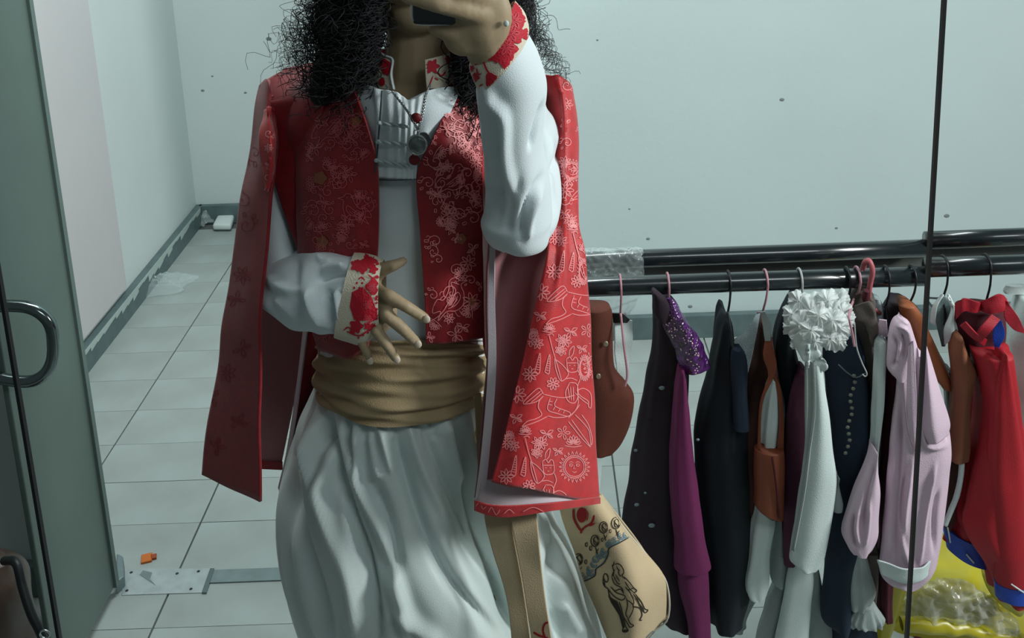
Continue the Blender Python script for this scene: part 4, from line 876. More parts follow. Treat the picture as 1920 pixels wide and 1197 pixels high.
# lowered sleeve
tube('lowered_upper_sleeve', m_shirt, [(500, 185, 570, 185, 1.41, .05), (496, 260, 572, 262, 1.40, .055), (494, 340, 560, 345, 1.39, .055), (493, 420, 572, 430, 1.37, .055), (492, 490, 590, 500, 1.35, .05), (500, 545, 600, 552, 1.34, .03)], person, fold=ringfolds(4, .004, 6), crumple=(7, .005, 9), caps=(True, True))
ls = tube('lowered_sleeve', m_shirt, [(494, 525, 500, 536, 1.34, .01), (500, 500, 502, 560, 1.33, .045), (524, 484, 528, 580, 1.315, .058), (556, 478, 560, 602, 1.29, .064), (590, 478, 592, 606, 1.265, .062), (622, 482, 606, 617, 1.245, .056), (648, 482, 628, 620, 1.23, .05), (667, 483, 648, 610, 1.218, .044)], person, nu=90, nv=80,
     fold=lambda th, v: .003*np.sin(4*th+11*v), crumple=(8, .002, 3), caps=(True, False), cre=[
    ([(580, 540), (590, 580), (612, 612)], 8, .012), ([(612, 545), (622, 580), (628, 612)], 8, -.016), ([(636, 540), (640, 575), (640, 600)], 6, .012), ([(555, 480), (550, 540), (566, 596)], 10, -.010), ([(500, 520), (530, 540), (560, 545)], 9, .008), ([(650, 500), (625, 500), (600, 510)], 6, .007), ([(655, 512), (625, 515), (590, 528)], 6, -.008), ([(516, 556), (540, 580), (560, 596)], 8, .006), ([(595, 478), (605, 490), (625, 490)], 5, .006)])
ls['label'] = 'white sleeve of the lowered arm'
cf = tube('cuff', m_cream, [(660, 483, 632, 622, 1.214, .047), (680, 484, 655, 630, 1.209, .046), (700, 488, 686, 636, 1.203, .044), (716, 496, 718, 606, 1.199, .038)], ls, nu=60, nv=30, reg='cuffL', se=.8)
fl_ = [circ(672+i*9, 634-i*5, 2.2, 6)[:6] for i in range(5)]+[circ(668+8*i, 500+6*math.sin(i*2.1), 3.0, 7)[:7] for i in range(6)]+[circ(708, 520+12*i, 3.0, 7)[:7] for i in range(7)]+[circ(664+5*i, 540-9*(i%2), 2.4, 6)[:6] for i in range(4)]+[[(660, 548), (680, 538), (696, 556), (708, 586), (704, 598), (684, 602), (664, 600), (656, 575)], blossom(700, 538, 14, 4, .15), blossom(668, 612, 12, 5, .2), blossom(692, 490, 14, 6, .25), blossom(668, 498, 10, 5, .25), blossom(680, 505, 8, 4, .2), blossom(700, 505, 8, 5, .25), blossom(662, 622, 5), blossom(690, 612, 7, 5, .25), [(664, 488), (690, 488), (692, 500), (670, 506)], blossom(706, 560, 4), blossom(700, 612, 5)]
drape_obj('embroidery', 'cuffL', [([(644, 620), (652, 614), (660, 618), (668, 612)], 2.5), ([(690, 606), (700, 600), (712, 596)], 4), ([(672, 524), (678, 520), (684, 526)], 3), ([(702, 568), (710, 574), (706, 582)], 3), ([(690, 515), (700, 522), (708, 516)], 3), ([(650, 622), (672, 630), (688, 622), (708, 612)], 3)], 3, m_embr, cf, fills=fl_, kind='stuff')
drape_obj('embroidery_stitches', 'cuffL', [p for q in ((690, 572), (698, 540), (690, 600)) for p in tf(flower(6), q[0], q[1], 10)], 1.1, mat('pale_red_thread', (214, 84, 98), .6), cf, lift=.003, kind='stuff')

# ---- vest
def pattern_vest(seed, x0_, x1_, y0_, y1_, n_):
    r = random.Random(seed); S = []
    for i in range(n_):
        x = r.uniform(x0_, x1_); y = y0_+(y1_-y0_)*(i+r.random()*.6)/n_
        k = r.choice(['sw', 'sw', 'sw', 'lf', 'lf', 'fl', 'lo']); s_ = r.uniform(10, 17)
        S += tf({'sw': swirl, 'lf': leafs, 'fl': flower, 'lo': lotus}[k](), x, y, s_, r.uniform(0, 6.28), r.choice((1, -1)))
    return S
vest = sheet('vest', m_red, [[(560, 190, 1.345), (556, 300, 1.315), (558, 420, 1.305), (566, 560, 1.305), (596, 655, 1.31)], [(600, 150, 1.33), (600, 260, 1.272), (600, 400, 1.262), (606, 560, 1.262), (628, 666, 1.27)], [(640, 152, 1.30), (655, 250, 1.254), (662, 380, 1.242), (664, 540, 1.242), (655, 672, 1.245)], [(664, 164, 1.285), (692, 250, 1.248), (708, 335, 1.236), (706, 480, 1.234), (690, 650, 1.236)]], person, nu=50, nv=80, crumple=(6, .004, 3), reg='vestL', solid=.004, fold=folds(10, .003, 8, lo=1))
vest['label'] = 'red brocade vest front half under the lowered arm'
S = tf(bird(), 625, 232, 42, -.3) + tf(bird(), 660, 392, 34, .1, -1) + pattern_vest(3, 580, 695, 190, 470, 40) + pattern_vest(9, 575, 690, 190, 640, 36)
drape_obj('brocade_pattern', 'vestL', S, 1.35, m_pat2, vest, kind='stuff')
for q in (blossom(600, 334, 12, 5, .1), blossom(668, 228, 9, 5, .15), blossom(604, 454, 11, 5, .1), blossom(592, 212, 11, 4, .1)): drape_obj('gold_blotch', 'vestL', [], 1, m_gold, vest, fills=[q])
vr = sheet('vest', m_red, [[(846, 188, 1.28), (812, 260, 1.25), (782, 330, 1.24), (788, 440, 1.238), (796, 560, 1.238), (800, 648, 1.24)], [(868, 184, 1.30), (850, 270, 1.256), (838, 350, 1.246), (838, 450, 1.244), (842, 560, 1.244), (846, 646, 1.246)], [(908, 182, 1.325), (905, 270, 1.29), (903, 350, 1.275), (903, 450, 1.272), (904, 560, 1.272), (906, 634, 1.275)]], person, nu=44, nv=80, crumple=(6, .004, 5), reg='vestR', solid=.004, fold=folds(8, .0025, 3, lo=1))
vr['label'] = 'red brocade vest front half beside the raised arm'
S = tf(bird(), 852, 236, 36, -.2, -1)+tf(bird(), 852, 336, 34, -.1)+tf(bird(), 850, 558, 42, -.35)+tf(flower(), 884, 566, 18)+pattern_vest(5, 812, 900, 200, 420, 34)+pattern_vest(7, 802, 902, 200, 642, 44)
S += [[(802, 606), (826, 590), (842, 566), (850, 545), (846, 530), (862, 534)]]
drape_obj('brocade_pattern', 'vestR', S, 1.45, m_pat, vr, kind='stuff')
for q in (blossom(864, 448, 10, 5, .1), blossom(884, 566, 8, 6, .25)): drape_obj('gold_blotch', 'vestR', [], 1, m_gold, vr, fills=[q])
sheet('vest_side', m_redL, [[(905, 190, 1.30), (904, 400, 1.275), (906, 560, 1.275), (908, 650, 1.28)], [(924, 200, 1.34), (920, 400, 1.33), (922, 560, 1.33), (920, 690, 1.34)]], person, crumple=(8, .003, 3))
sheet('vest_back', m_red, [[(506, 190, 1.335), (511, 320, 1.325), (536, 410, 1.32), (562, 486, 1.315), (588, 620, 1.34), (600, 670, 1.34)], [(570, 180, 1.33), (570, 330, 1.31), (572, 410, 1.305), (574, 486, 1.305), (600, 620, 1.33), (606, 670, 1.33)]], person)

# ---- sash
ssh = tube('sash', m_sash, [(600, 640, 912, 640, 1.39, .138), (597, 655, 915, 655, 1.39, .143), (595, 680, 916, 675, 1.39, .152), (596, 704, 914, 705, 1.39, .160), (604, 724, 907, 730, 1.39, .160)], person, nu=120, nv=70, reg='sash',
    fold=lambda th, v: .0035*np.sin(24*v+3*np.sin(th*1.3+.5))+.0022*np.sin(43*v-4*np.sin(th*.9+1)+2*th), crumple=(5, .004, 3), ymod=lambda th, v: (-92+48*v)*np.clip(np.sin(th), 0, 1)+0*v)
def tailpiece(name, L, R, **k): return sheet(name, k.pop('m', m_canvas), [L, R], ssh, **k)
tailpiece('sash_tail', [(898, 745, 1.33), (902, 860, 1.30), (908, 968, 1.235), (923, 1034, 1.22), (955, 1151, 1.21), (962, 1300, 1.21)], [(935, 745, 1.33), (945, 860, 1.30), (957, 970, 1.232), (972, 1053, 1.215), (992, 1180, 1.205), (1000, 1300, 1.205)], crumple=(6, .005, 3), reg='tailA')
tailpiece('sash_tail', [(935, 745, 1.32), (945, 860, 1.29), (957, 970, 1.222), (972, 1053, 1.205), (994, 1180, 1.195), (1004, 1300, 1.195)], [(980, 745, 1.33), (994, 860, 1.30), (1006, 970, 1.217), (1016, 1078, 1.20), (1033, 1197, 1.19), (1044, 1300, 1.19)], crumple=(6, .004, 6), reg='tailB')
tb = [o for o in ssh.children][-1]
drape_obj('red_print', 'tailB', [[(1030, 1168), (1022, 1170), (1018, 1182), (1022, 1196), (1030, 1204)], [(1000, 1186), (1010, 1192), (1026, 1198), (1032, 1210)]], 4, m_inkr, tb)
tailpiece('thin_tail', [(889, 738, 1.27), (892, 800, 1.26), (896, 880, 1.25)], [(902, 738, 1.27), (905, 800, 1.26), (906, 880, 1.25)], m=m_sash)

# ---- trousers
def tfold(th, v):
    fade = np.exp(-(v/.14)**2)
    a = .0075*np.sin(34*th+1.5*np.sin(3*th))*fade*np.clip(v*40, .3, 1)
    b_ = .5+.5*np.sin(11*(th+.75*v)+1.2*np.sin(2*th+3*v)+.4); big = -.010*(b_**2.2)*np.clip(v*3.2, 0, 1)
    c_ = .004*np.sin(17*(th+.55*v)+2*np.sin(3*th))*np.clip(v*4, 0, 1)*np.exp(-(v/.7)**2)
    d_ = -.05*np.exp(-((th-.95+.25*v)/.16)**2)*np.clip((v-.18)*4, 0, 1)
    return a+big+c_+d_
tube('trousers', m_trous, [(612, 680, 896, 680, 1.39, .120), (600, 712, 904, 712, 1.39, .132), (584, 740, 915, 740, 1.39, .152), (562, 780, 925, 780, 1.39, .162), (540, 840, 945, 840, 1.39, .172), (523, 910, 985, 910, 1.39, .18), (520, 980, 1035, 980, 1.39, .185), (530, 1060, 1075, 1060, 1.39, .18), (548, 1130, 1106, 1130, 1.39, .175), (578, 1200, 1134, 1200, 1.39, .165), (630, 1330, 1150, 1330, 1.39, .15), (680, 1470, 1110, 1470, 1.39, .12), (700, 1600, 1060, 1600, 1.39, .09)], person, nu=260, nv=180, fold=tfold, crumple=(4.5, .006, 8), ymod=lambda th, v: -66*np.clip(np.sin(th), 0, 1)*np.exp(-v/.25), reg='trous', cre=[
    ([(600, 775), (580, 843), (595, 907), (624, 995), (654, 1073), (668, 1150), (676, 1230)], 13, .020), ([(654, 858), (673, 907), (712, 990), (732, 1040), (760, 1130)], 10, .016), ([(694, 800), (702, 870), (712, 900)], 6, .009),
    ([(728, 1060), (745, 1110), (776, 1166), (840, 1215)], 13, .018), ([(770, 1240), (760, 1170), (742, 1130)], 9, .012), ([(614, 760), (619, 833), (654, 956), (690, 1054), (706, 1152), (712, 1260)], 10, -.022),
    ([(548, 800), (540, 880), (560, 1000), (600, 1130), (620, 1250)], 14, -.016), ([(655, 760), (648, 833), (664, 900)], 7, -.014), ([(700, 900), (735, 1000), (742, 1080)], 12, -.016),
    ([(732, 789), (766, 907), (800, 1005), (854, 1103), (942, 1205)], 11, -.020), ([(700, 770), (722, 838), (737, 892)], 6, .010), ([(766, 789), (776, 835), (800, 900), (850, 1000)], 8, .012), ([(790, 775), (812, 850), (860, 950), (900, 1040)], 9, -.014),
    ([(836, 780), (850, 850), (880, 920)], 8, .010), ([(860, 760), (880, 850), (890, 940), (940, 1100), (960, 1200)], 13, -.030), ([(730, 770), (738, 830)], 5, .008), ([(678, 765), (676, 810)], 5, .008), ([(806, 768), (820, 830)], 5, -.008),
    ([(1010, 960), (1045, 1060), (1070, 1130), (1110, 1230)], 12, .016), ([(1030, 980), (1040, 1120), (1060, 1220)], 9, -.018), ([(1066, 1100), (1090, 1160), (1120, 1240)], 7, -.016), ([(1050, 1130), (1080, 1190)], 5, .012)])

# ---- cape
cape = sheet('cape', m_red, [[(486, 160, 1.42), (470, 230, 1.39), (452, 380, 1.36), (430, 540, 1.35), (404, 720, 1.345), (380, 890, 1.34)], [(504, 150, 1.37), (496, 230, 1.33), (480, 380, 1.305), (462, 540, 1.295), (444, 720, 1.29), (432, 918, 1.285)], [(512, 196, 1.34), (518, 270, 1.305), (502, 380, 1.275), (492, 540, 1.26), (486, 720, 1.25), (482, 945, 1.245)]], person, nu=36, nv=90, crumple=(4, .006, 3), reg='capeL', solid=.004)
cape['label'] = 'red left front panel of the long cape, in shaded colour'
S = []
for i in range(14): S += tf(random.Random(i).choice([swirl, leafs, flower])(), 455+30*math.sin(i*2.2)-i*3, 240+i*46, 18, i*1.3)
drape_obj('brocade_pattern', 'capeL', S, 1.4, mat('shaded_thread', (150, 50, 58), .6), cape, kind='stuff')  # thread darkened here, the shade on this panel is in its colour
# shoulder yoke of the cape, both sides, behind the neck
sheet('shoulder_yoke', m_red, [[(483, 172, 1.42), (500, 240, 1.36), (512, 330, 1.35)], [(500, 148, 1.42), (530, 230, 1.335), (536, 330, 1.33)], [(545, 128, 1.43), (565, 200, 1.31), (562, 330, 1.322)], [(610, 112, 1.44), (610, 170, 1.30), (590, 320, 1.30)]], person, nu=40, crumple=(6, .004, 4), solid=.004)
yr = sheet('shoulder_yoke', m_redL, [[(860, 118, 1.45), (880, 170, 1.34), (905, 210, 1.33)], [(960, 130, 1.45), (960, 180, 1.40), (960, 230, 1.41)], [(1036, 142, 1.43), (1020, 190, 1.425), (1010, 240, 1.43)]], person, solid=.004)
# fold in the lit red along the left sleeve opening
fo = sheet('cape_fold', m_redL, [[(494, 206, 1.325), (486, 260, 1.292), (492, 320, 1.285), (496, 352, 1.285)], [(504, 200, 1.31), (506, 262, 1.275), (508, 320, 1.272), (500, 360, 1.28)], [(508, 204, 1.32), (518, 262, 1.29), (516, 318, 1.29), (502, 358, 1.288)]], person, reg='foldL', crumple=(12, .003, 3))
drape_obj('brocade_pattern', 'foldL', tf(swirl(), 503, 250, 10)+tf(flower(), 504, 278, 9)+tf(leafs(), 505, 310, 10)+tf(swirl(), 502, 332, 9), 1.6, m_pat, fo, kind='stuff')
# left inside lining and back layer
li = sheet('cape_lining', m_lining, [[(484, 420, 1.47), (484, 560, 1.45), (485, 700, 1.44), (486, 870, 1.43)], [(580, 430, 1.49), (576, 600, 1.46), (556, 730, 1.45), (528, 870, 1.44)]], person, crumple=(4, .004, 4))
sheet('cape_hem', m_red, [[(485, 866, 1.428), (486, 880, 1.428)], [(530, 868, 1.436), (530, 882, 1.436)]], person)
sheet('cape_back_edge', m_lining2, [[(570, 600, 1.42), (556, 720, 1.40), (538, 840, 1.39), (521, 915, 1.385)], [(578, 600, 1.415), (562, 720, 1.395), (545, 840, 1.385), (527, 932, 1.38)]], person)
sheet('cape_back', m_red, [[(577, 600, 1.42), (562, 720, 1.40), (545, 840, 1.39), (525, 934, 1.385)], [(606, 600, 1.40), (598, 700, 1.43), (566, 800, 1.43), (532, 930, 1.39)]], person)
# back of the cape behind the body
sheet('cape_back_panel', m_red, [[(530, 130, 1.50), (560, 400, 1.53), (560, 640, 1.55), (590, 800, 1.56)], [(760, 90, 1.50), (760, 400, 1.56), (760, 640, 1.57), (760, 800, 1.58)], [(1000, 130, 1.50), (980, 400, 1.53), (930, 640, 1.55), (900, 800, 1.56)]], person)
# right: sleeve-panel and pattern, both in the lit colours
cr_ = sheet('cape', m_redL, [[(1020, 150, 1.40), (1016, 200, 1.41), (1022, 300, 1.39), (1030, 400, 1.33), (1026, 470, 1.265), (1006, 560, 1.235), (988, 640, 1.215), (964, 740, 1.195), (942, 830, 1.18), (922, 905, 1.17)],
     [(1050, 140, 1.385), (1056, 200, 1.36), (1058, 300, 1.335), (1060, 400, 1.305), (1058, 470, 1.265), (1052, 560, 1.235), (1042, 640, 1.22), (1030, 740, 1.205), (1018, 830, 1.19), (1006, 922, 1.18)],
     [(1074, 166, 1.41), (1083, 220, 1.39), (1084, 310, 1.37), (1079, 420, 1.33), (1090, 480, 1.31), (1102, 560, 1.30), (1107, 640, 1.295), (1111, 740, 1.29), (1115, 830, 1.285), (1124, 942, 1.28)]], person, nu=60, nv=120, crumple=(4, .005, 6), reg='capeR', solid=.004, fold=lambda u, v: .006*np.sin(14*u+2*v)*np.exp(-((v-.42)/.12)**2)+.003*np.sin(9*u))
cr_['label'] = 'red brocade right panel of the long cape, in lit colour'
S = []
for k in (-2, -1, 0, 1):
    dx, dy = -45*k, 192*k
    S += horse(dx, dy)
    S += tf(cone(), 1010+dx, 680+dy, 18, .15)+tf(cone(), 1028+dx, 682+dy, 17, .15)
    S += tf(flower(8), 994+dx, 702+dy, 15)+tf(flower(8), 1037+dx, 720+dy, 13, .4)+tf(flower(), 1060+dx, 640+dy, 13, .2)+tf(flower(6), 1053+dx, 658+dy, 11, .7)
    S += tf(lotus(), 1000+dx, 628+dy, 13)+tf(flower(7), 1008+dx, 644+dy, 12, .3)+tf(flower(8), 970+dx, 740+dy, 17, .1)
    S += tf(sun(), 1077+dx, 876+dy-0, 29)+tf(lotus(), 1075+dx, 834+dy, 18)+tf(lotus(), 985+dx, 812+dy, 14)+tf(leafs(), 1025+dx, 814+dy, 14)+tf(flower(5), 1056+dx, 812+dy, 14)+tf(flower(6), 1008+dx, 830+dy, 12)+tf(flower(6), 1004+dx, 848+dy, 10, .5)
    S += tf(flower(8), 950+dx, 830+dy, 14)+tf(leafs(), 1046+dx, 846+dy, 11)+tf(leafs(), 968+dx, 784+dy, 13)+tf(swirl(), 958+dx, 690+dy, 9)
for i in range(8): S += tf([swirl, flower, leafs][i % 3](), 1062+6*math.sin(i*3), 160+i*36, 12, i)
S += tf(sun(), 1072, 320, 22)+tf(sun(), 1096, 690, 26, 0, .5)+tf(sun(), 1094, 510, 26, 0, .45)
drape_obj('brocade_pattern', 'capeR', S, 1.6, m_pat, cr_, kind='stuff')
# serrated outer edge fringe skipped; inside lining, lining edge painted pale as caught light and hem
sheet('cape_lining', m_lining, [[(918, 445, 1.25), (916, 560, 1.235), (914, 700, 1.225), (902, 850, 1.215), (893, 935, 1.205)], [(970, 445, 1.31), (968, 560, 1.30), (966, 700, 1.29), (955, 850, 1.27), (950, 948, 1.25)], [(1040, 450, 1.33), (1035, 560, 1.32), (1030, 700, 1.31), (1060, 850, 1.28), (1112, 938, 1.27)]], person, crumple=(4, .004, 7))
sheet('lit_lining_edge', m_lining2, [[(918, 460, 1.24), (915, 560, 1.225), (914, 700, 1.215), (902, 850, 1.205), (890, 942, 1.195)], [(926, 460, 1.235), (928, 560, 1.225), (930, 700, 1.215), (918, 850, 1.205), (908, 945, 1.195)]], person)
hm = sheet('cape_hem', m_redL, [[(889, 940, 1.19), (889, 958, 1.19)], [(915, 948, 1.185), (920, 968, 1.185)], [(960, 950, 1.185), (960, 970, 1.185)], [(1040, 944, 1.20), (1040, 958, 1.20)], [(1126, 934, 1.26), (1126, 945, 1.26)]], person, reg='hem')
drape_obj('brocade_pattern', 'hem', [[(892, 950), (900, 942), (905, 955), (912, 950)], [(915, 962), (922, 952), (930, 966), (938, 956)], [(945, 964), (955, 956), (965, 964)], [(980, 960), (1000, 952), (1020, 960)]], 1.6, m_pat, hm, kind='stuff')
sheet('pale_inside', m_lining2, [[(904, 900, 1.20), (892, 942, 1.195)], [(960, 905, 1.205), (955, 954, 1.19)], [(1040, 918, 1.225), (1040, 948, 1.205)], [(1112, 930, 1.275), (1112, 940, 1.265)]], person)

# ---- necklace
nk = MB()
def chain(b, P, n_, r=.0011):
    Q = cr([list(V(*p)) for p in P], n_)
    for i, q in enumerate(Q):
        a = 0 if i % 2 else PI/2; nrm = Vector((math.cos(a)*.6, -1, 0)).normalized()
        L = []
        t_ = (Q[min(i+1, n_-1)]-Q[max(i-1, 0)]); t_ = Vector(t_).normalized(); s_ = t_.cross(Vector((math.sin(a), math.cos(a), .1))).normalized()
        for t in np.linspace(0, 2*PI, 9): L.append(Vector(q)+t_*(.0026*math.cos(t))+s_*(.0014*math.sin(t)))
        b.path(L, .0006, 4)
chain(nk, [(722, 160, 1.30), (738, 176, 1.262), (756, 198, 1.244), (770, 218, 1.232), (782, 240, 1.228)], 38)
chain(nk, [(806, 160, 1.29), (798, 180, 1.262), (794, 205, 1.244), (788, 230, 1.230), (783, 252, 1.226)], 36)
neck = nk.build('necklace', m_silver, person, label='silver chain with round glass pendant')
q = V(782, 272, 1.222); b = MB()
b.path([q+Vector((.0115*math.cos(t), 0, .0125*math.sin(t))) for t in np.linspace(0, 2*PI, 40)], .0016, 8)
b.path([q+Vector((.003*math.cos(t), -.001, .0165+.0035*math.sin(t))) for t in np.linspace(0, 2*PI, 16)], .0009, 6)
b.build('pendant_rim', m_silver, neck)
MB().ball(q, (.0108, .0045, .0118), 24).build('pendant_stone', mat('smoky_glass', (120, 136, 132), .08, spec=1, coat=1, var=.5, vscale=120, col2=(60, 72, 70)), neck)

# ---- hair
rh = np.random.RandomState(11)
hair = MB(); hair_core = hair; frizz = MB()
def strand(P, n_, rad, turns, r0=.00085, grow=True):
    Q = cr(P, n_); T = np.gradient(Q, axis=0); T /= np.linalg.norm(T, axis=1, keepdims=True)+1e-9
    a = np.cross(T, (0.2, 1, .1)); a /= np.linalg.norm(a, axis=1, keepdims=True)+1e-9; b_ = np.cross(T, a)
    t = np.linspace(0, 1, n_); ph_ = rh.rand()*6.28+turns*2*PI*t+1.4*np.sin(5*t+rh.rand()*6); R_ = rad*(.25+.75*np.clip(t*2.2, 0, 1))*(1+.25*np.sin(9*t+rh.rand()*6))
    C_ = Q+(R_*np.cos(ph_))[:, None]*a+(R_*np.sin(ph_))[:, None]*b_
    hair.add(*path_tube_data(C_, np.linspace(r0, r0*.55, n_), 3))
HC = np.array(hc)
def root():
    while True:
        d = rh.normal(size=3); d /= np.linalg.norm(d)
        if d[2] > -.25 and not (d[1] < -.45 and d[2] < .62): return HC+np.array((0, .012, .022))+d*np.array((.078, .098, .094)), d
def lock(end, bulge, n_, rad, turns, spread, count, r0=.00085):
    for _ in range(count):
        p, d = root(); s_ = 1 if end[0] > hx else -1
        if (p[0]-hx)*s_ < -.01: p[0] = 2*hx-p[0]
        e = np.array(end)+rh.normal(size=3)*spread
        m1 = p+np.array((s_*(.03+.03*rh.rand())+d[0]*.04, .02*d[1], .02-.03*rh.rand()))
        m2 = np.array(bulge)+rh.normal(size=3)*np.array(spread)*.9
        strand([p, m1, m2*.55+m1*.45+np.array((s_*.015, 0, .01)), m2, e], n_, rad*(.6+.8*rh.rand()), turns*(.7+.6*rh.rand()), r0)
EL = lambda x, y, Y_: tuple(W(x, y, Y_))
# dense left locks falling on the shoulder, looser frizz outside
lock(EL(612, 170, 1.30), EL(665, 40, 1.32), 110, .008, 15, (.018, .02, .02), 260, .0010)
lock(EL(650, 150, 1.28), EL(684, 20, 1.31), 110, .008, 15, (.015, .015, .03), 240, .0010)
lock(EL(676, 120, 1.30), EL(688, 30, 1.32), 80, .009, 9, (.010, .015, .03), 170, .0012)
lock(EL(600, 120, 1.34), EL(645, 0, 1.36), 110, .008, 15, (.018, .02, .03), 150, .0009)
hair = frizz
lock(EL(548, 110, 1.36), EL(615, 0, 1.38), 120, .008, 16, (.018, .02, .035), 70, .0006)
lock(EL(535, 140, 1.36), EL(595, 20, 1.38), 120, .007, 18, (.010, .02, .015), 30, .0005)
hair = hair_core
# right side
lock(EL(880, 180, 1.30), EL(878, 60, 1.32), 110, .007, 14, (.010, .015, .035), 230, .0013)
lock(EL(925, 110, 1.36), EL(915, 0, 1.38), 80, .010, 9, (.020, .02, .03), 120, .0011)
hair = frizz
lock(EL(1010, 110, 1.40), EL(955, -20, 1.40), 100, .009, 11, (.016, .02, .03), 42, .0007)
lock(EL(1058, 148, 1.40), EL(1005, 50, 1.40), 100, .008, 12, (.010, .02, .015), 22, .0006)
hair = hair_core
for _ in range(420):   # crown and back
    p, d = root(); e = p+np.array((d[0]*.06, .05+d[1]*.04, -.18-.12*rh.rand())); e[1] = max(e[1], 1.42)
    strand([p, p+d*.03+np.array((0, .01, -.01)), (p+e)/2+np.array((d[0]*.04, d[1]*.04, 0)), e], 50, .009, 6, .0013)
hr = hair.build('hair', m_hair, person); hr['kind'] = 'stuff'; hr['label'] = 'long dark curly hair'
frizz.build('frizz', mat('hair_frizz_backlit', (74, 74, 76), .6, spec=.25), person, kind='stuff', label='loose frizzy outer curls in a grey that stands for backlight')  # outer strands coloured greyer than the rest, as if backlit
# inner mass of the hair
tube('hair_mass', mat('hair_dark', (16, 16, 18), .7, .9, 160), [(690, -250, 760, -250, 1.40, .05), (640, -120, 740, -120, 1.38, .07), (618, -20, 722, -20, 1.37, .06), (606, 60, 714, 60, 1.345, .05), (596, 120, 704, 120, 1.325, .04), (592, 160, 668, 165, 1.31, .025), (598, 186, 625, 190, 1.305, .01)], hr, crumple=(18, .014, 5), caps=(True, True), nv=90)
tube('hair_mass', mat('hair_dark', (16, 16, 18), .7), [(800, -250, 880, -250, 1.40, .05), (850, -120, 930, -120, 1.39, .06), (862, -20, 935, -20, 1.38, .05), (852, 60, 940, 60, 1.36, .04), (848, 120, 905, 120, 1.335, .03), (858, 165, 895, 168, 1.315, .02), (868, 192, 888, 194, 1.31, .008)], hr, crumple=(18, .008, 6), caps=(True, True), nv=80)

# ---- printed cloth bag
bag = empty('cloth_bag', V(1150, 1000, 1.33), 'beige cotton bag with block-printed figures hanging behind the cape', 'bag')
bb = sheet('bag_front', m_canvas, [[(1046, 940, 1.36), (1062, 990, 1.355), (1084, 1060, 1.35), (1106, 1120, 1.345), (1140, 1205, 1.34)], [(1080, 930, 1.345), (1110, 990, 1.32), (1130, 1060, 1.31), (1150, 1130, 1.305), (1170, 1215, 1.31)], [(1110, 926, 1.345), (1150, 985, 1.32), (1180, 1050, 1.305), (1200, 1120, 1.30), (1200, 1210, 1.31)], [(1128, 930, 1.36), (1178, 1000, 1.36), (1220, 1050, 1.36), (1250, 1095, 1.36), (1252, 1160, 1.36)]], bag, nu=60, nv=70, crumple=(5, .006, 4), reg='bag', solid=.004)
sheet('bag_back', m_canvas, [[(1048, 940, 1.37), (1090, 1060, 1.40), (1142, 1205, 1.37)], [(1110, 926, 1.38), (1165, 1050, 1.43), (1200, 1210, 1.39)], [(1127, 930, 1.37), (1215, 1050, 1.38), (1250, 1160, 1.37)]], bag)
MB().path([V(x, y, 1.36) for x, y in ((1128, 932), (1178, 1000), (1220, 1050), (1250, 1095), (1252, 1160), (1216, 1190))], .0016, 6, n=40).build('piping', mat('pale_piping', (200, 196, 180), .8), bag)
Z5 = lambda P: [(980+x/4.32, 920+y/4.32) for x, y in P]
fig = [[(650,700),(665,675),(685,690),(692,720),(682,745),(662,732),(650,700)], [(655,690),(650,740),(660,780)], [(660,740),(665,780),(690,800),(700,850),(730,920),(770,980),(800,1040),(815,1100),(808,1140),(830,1150),(855,1135),(835,1105),(815,1020)],
       [(690,800),(740,860),(800,890),(830,870),(820,850),(760,830),(710,780)], [(780,900),(800,960),(815,1020),(850,1080),(870,1110),(900,1095),(872,1080),(848,1030)], [(840,870),(850,930),(835,1000),(850,1030)], [(850,890),(895,930),(890,980),(860,1040)],
       [(740,575),(735,610),(725,605),(738,660),(730,700)], [(745,600),(775,595),(805,620),(820,665),(805,690),(830,720)], [(760,610),(770,640),(790,650)], [(775,640),(780,680),(800,700)], [(720,700),(745,760),(800,790),(820,840)], [(735,690),(765,750),(790,760)], [(750,680),(785,740)],
       [(820,700),(860,740),(900,790),(925,812),(905,832)], [(830,740),(860,790),(905,830)], [(905,832),(960,900),(990,960),(1015,970),(992,992),(962,955),(932,895),(895,840)], [(830,780),(870,830),(900,900),(890,940)], [(890,940),(950,955),(968,1010),(950,1050),(968,1052)], [(925,870),(950,930)], [(900,790),(880,800)], [(840,800),(880,810)], [(740,820),(790,800),(815,830)], [(745,640),(720,700)], [(940,910),(975,960),(985,990)]]
drape_obj('figure_print', 'bag', [Z5(p) for p in fig], 1.9, m_ink, bb, fills=[Z5([(690,850),(730,880),(765,900),(790,960),(812,1040),(828,1110),(812,1125),(800,1050),(760,980),(715,910)]), Z5([(812,1132),(830,1128),(852,1135),(832,1152),(812,1148)])], label='dark printed figures of a person and an animal', kind='stuff')
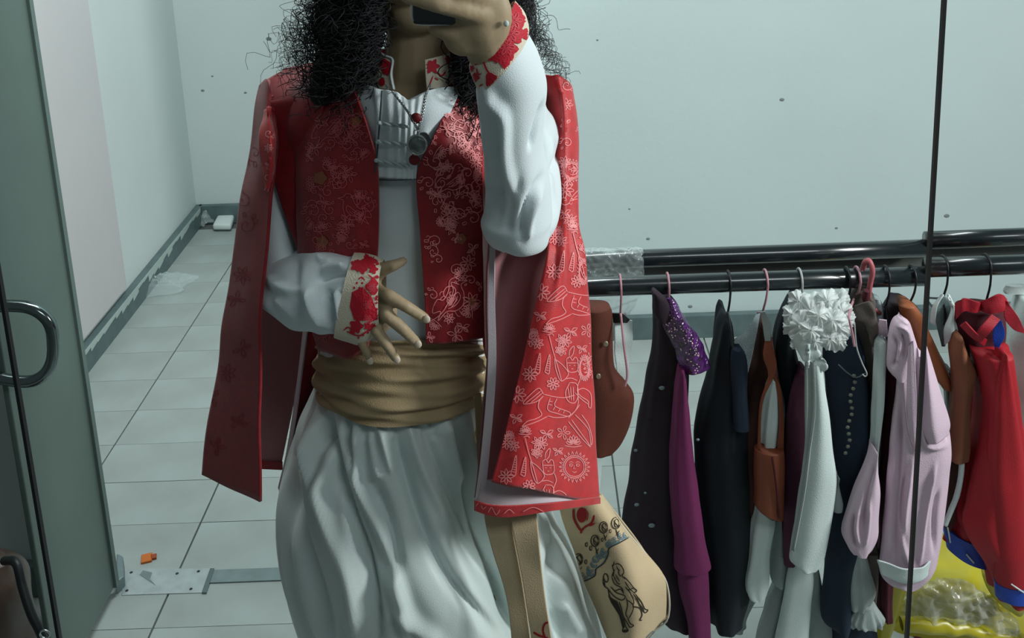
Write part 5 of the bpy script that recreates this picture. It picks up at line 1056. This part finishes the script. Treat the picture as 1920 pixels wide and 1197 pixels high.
band = [[(470,738),(520,725),(580,690),(590,640),(650,590),(690,520),(700,470),(780,425),(860,380)], [(455,690),(470,738)]]
for cx, cy in ((500,690),(545,670),(545,640),(590,560),(620,530),(660,490),(650,520),(720,420),(760,400),(800,370),(840,360),(575,600),(700,440)):
    band += [circ(cx, cy, 26, 10)[:8], circ(cx, cy, 14, 8)[:7]]
drape_obj('wave_print', 'bag', [Z5(p) for p in band], 2.6, m_inkb, bb, label='blue-grey printed wave band', kind='stuff', lift=.0012)
tul = [[(470,735),(860,378)]]
tul = []
for cx, cy in ((450, 560), (585, 410), (655, 300), (755, 265)):
    tul += [circ(cx, cy, 34, 12, 46), circ(cx+6, cy, 18, 10, 34), [(cx, cy+46), (cx+20, cy+110)], [(cx+30, cy+60), (cx+5, cy+100)], [(cx-18, cy-20), (cx+20, cy+30)]]
tul += [[(470, 742), (520, 728), (584, 692), (594, 640), (655, 592), (692, 524), (700, 470), (780, 428), (866, 380)]]
tul += [circ(515, 440, 10, 8, 18), circ(550, 470, 10, 8, 20), circ(510, 580, 10, 8, 18), circ(645, 400, 9, 8, 16), circ(710, 330, 9, 8, 16)]
drape_obj('flower_print', 'bag', [Z5(p) for p in tul], 1.8, m_ink, bb, label='dark printed row of buds', kind='stuff')
drape_obj('red_print', 'bag', [(Z5([(410,150),(415,230),(450,300),(475,330)]), 4), (Z5([(580,200),(560,260),(500,300),(475,330)]), 4), (Z5([(475,330),(470,350)]), 5), (Z5([(500,140),(530,190),(520,250)]), 1.5), (Z5([(540,290),(585,265)]), 4)], 3, m_inkr, bb, fills=[Z5(circ(478, 200, 42, 16, 62)[:16])], label='red printed bud emblem')
drape_obj('corner_print', 'bag', [Z5(p) for p in [circ(1090,1150,26,10), circ(1130,1130,22,10), circ(1060,1185,22,10), [(1000,1197),(1060,1140),(1165,1090)]]], 2.2, m_inkb, bb, kind='stuff')
st = MB().path([V(1088, 935, 1.40), V(1040, 800, 1.44), V(1000, 500, 1.47), V(960, 200, 1.47), V(940, 150, 1.46)], .006, 8, n=40).build('strap', m_canvas, bag)
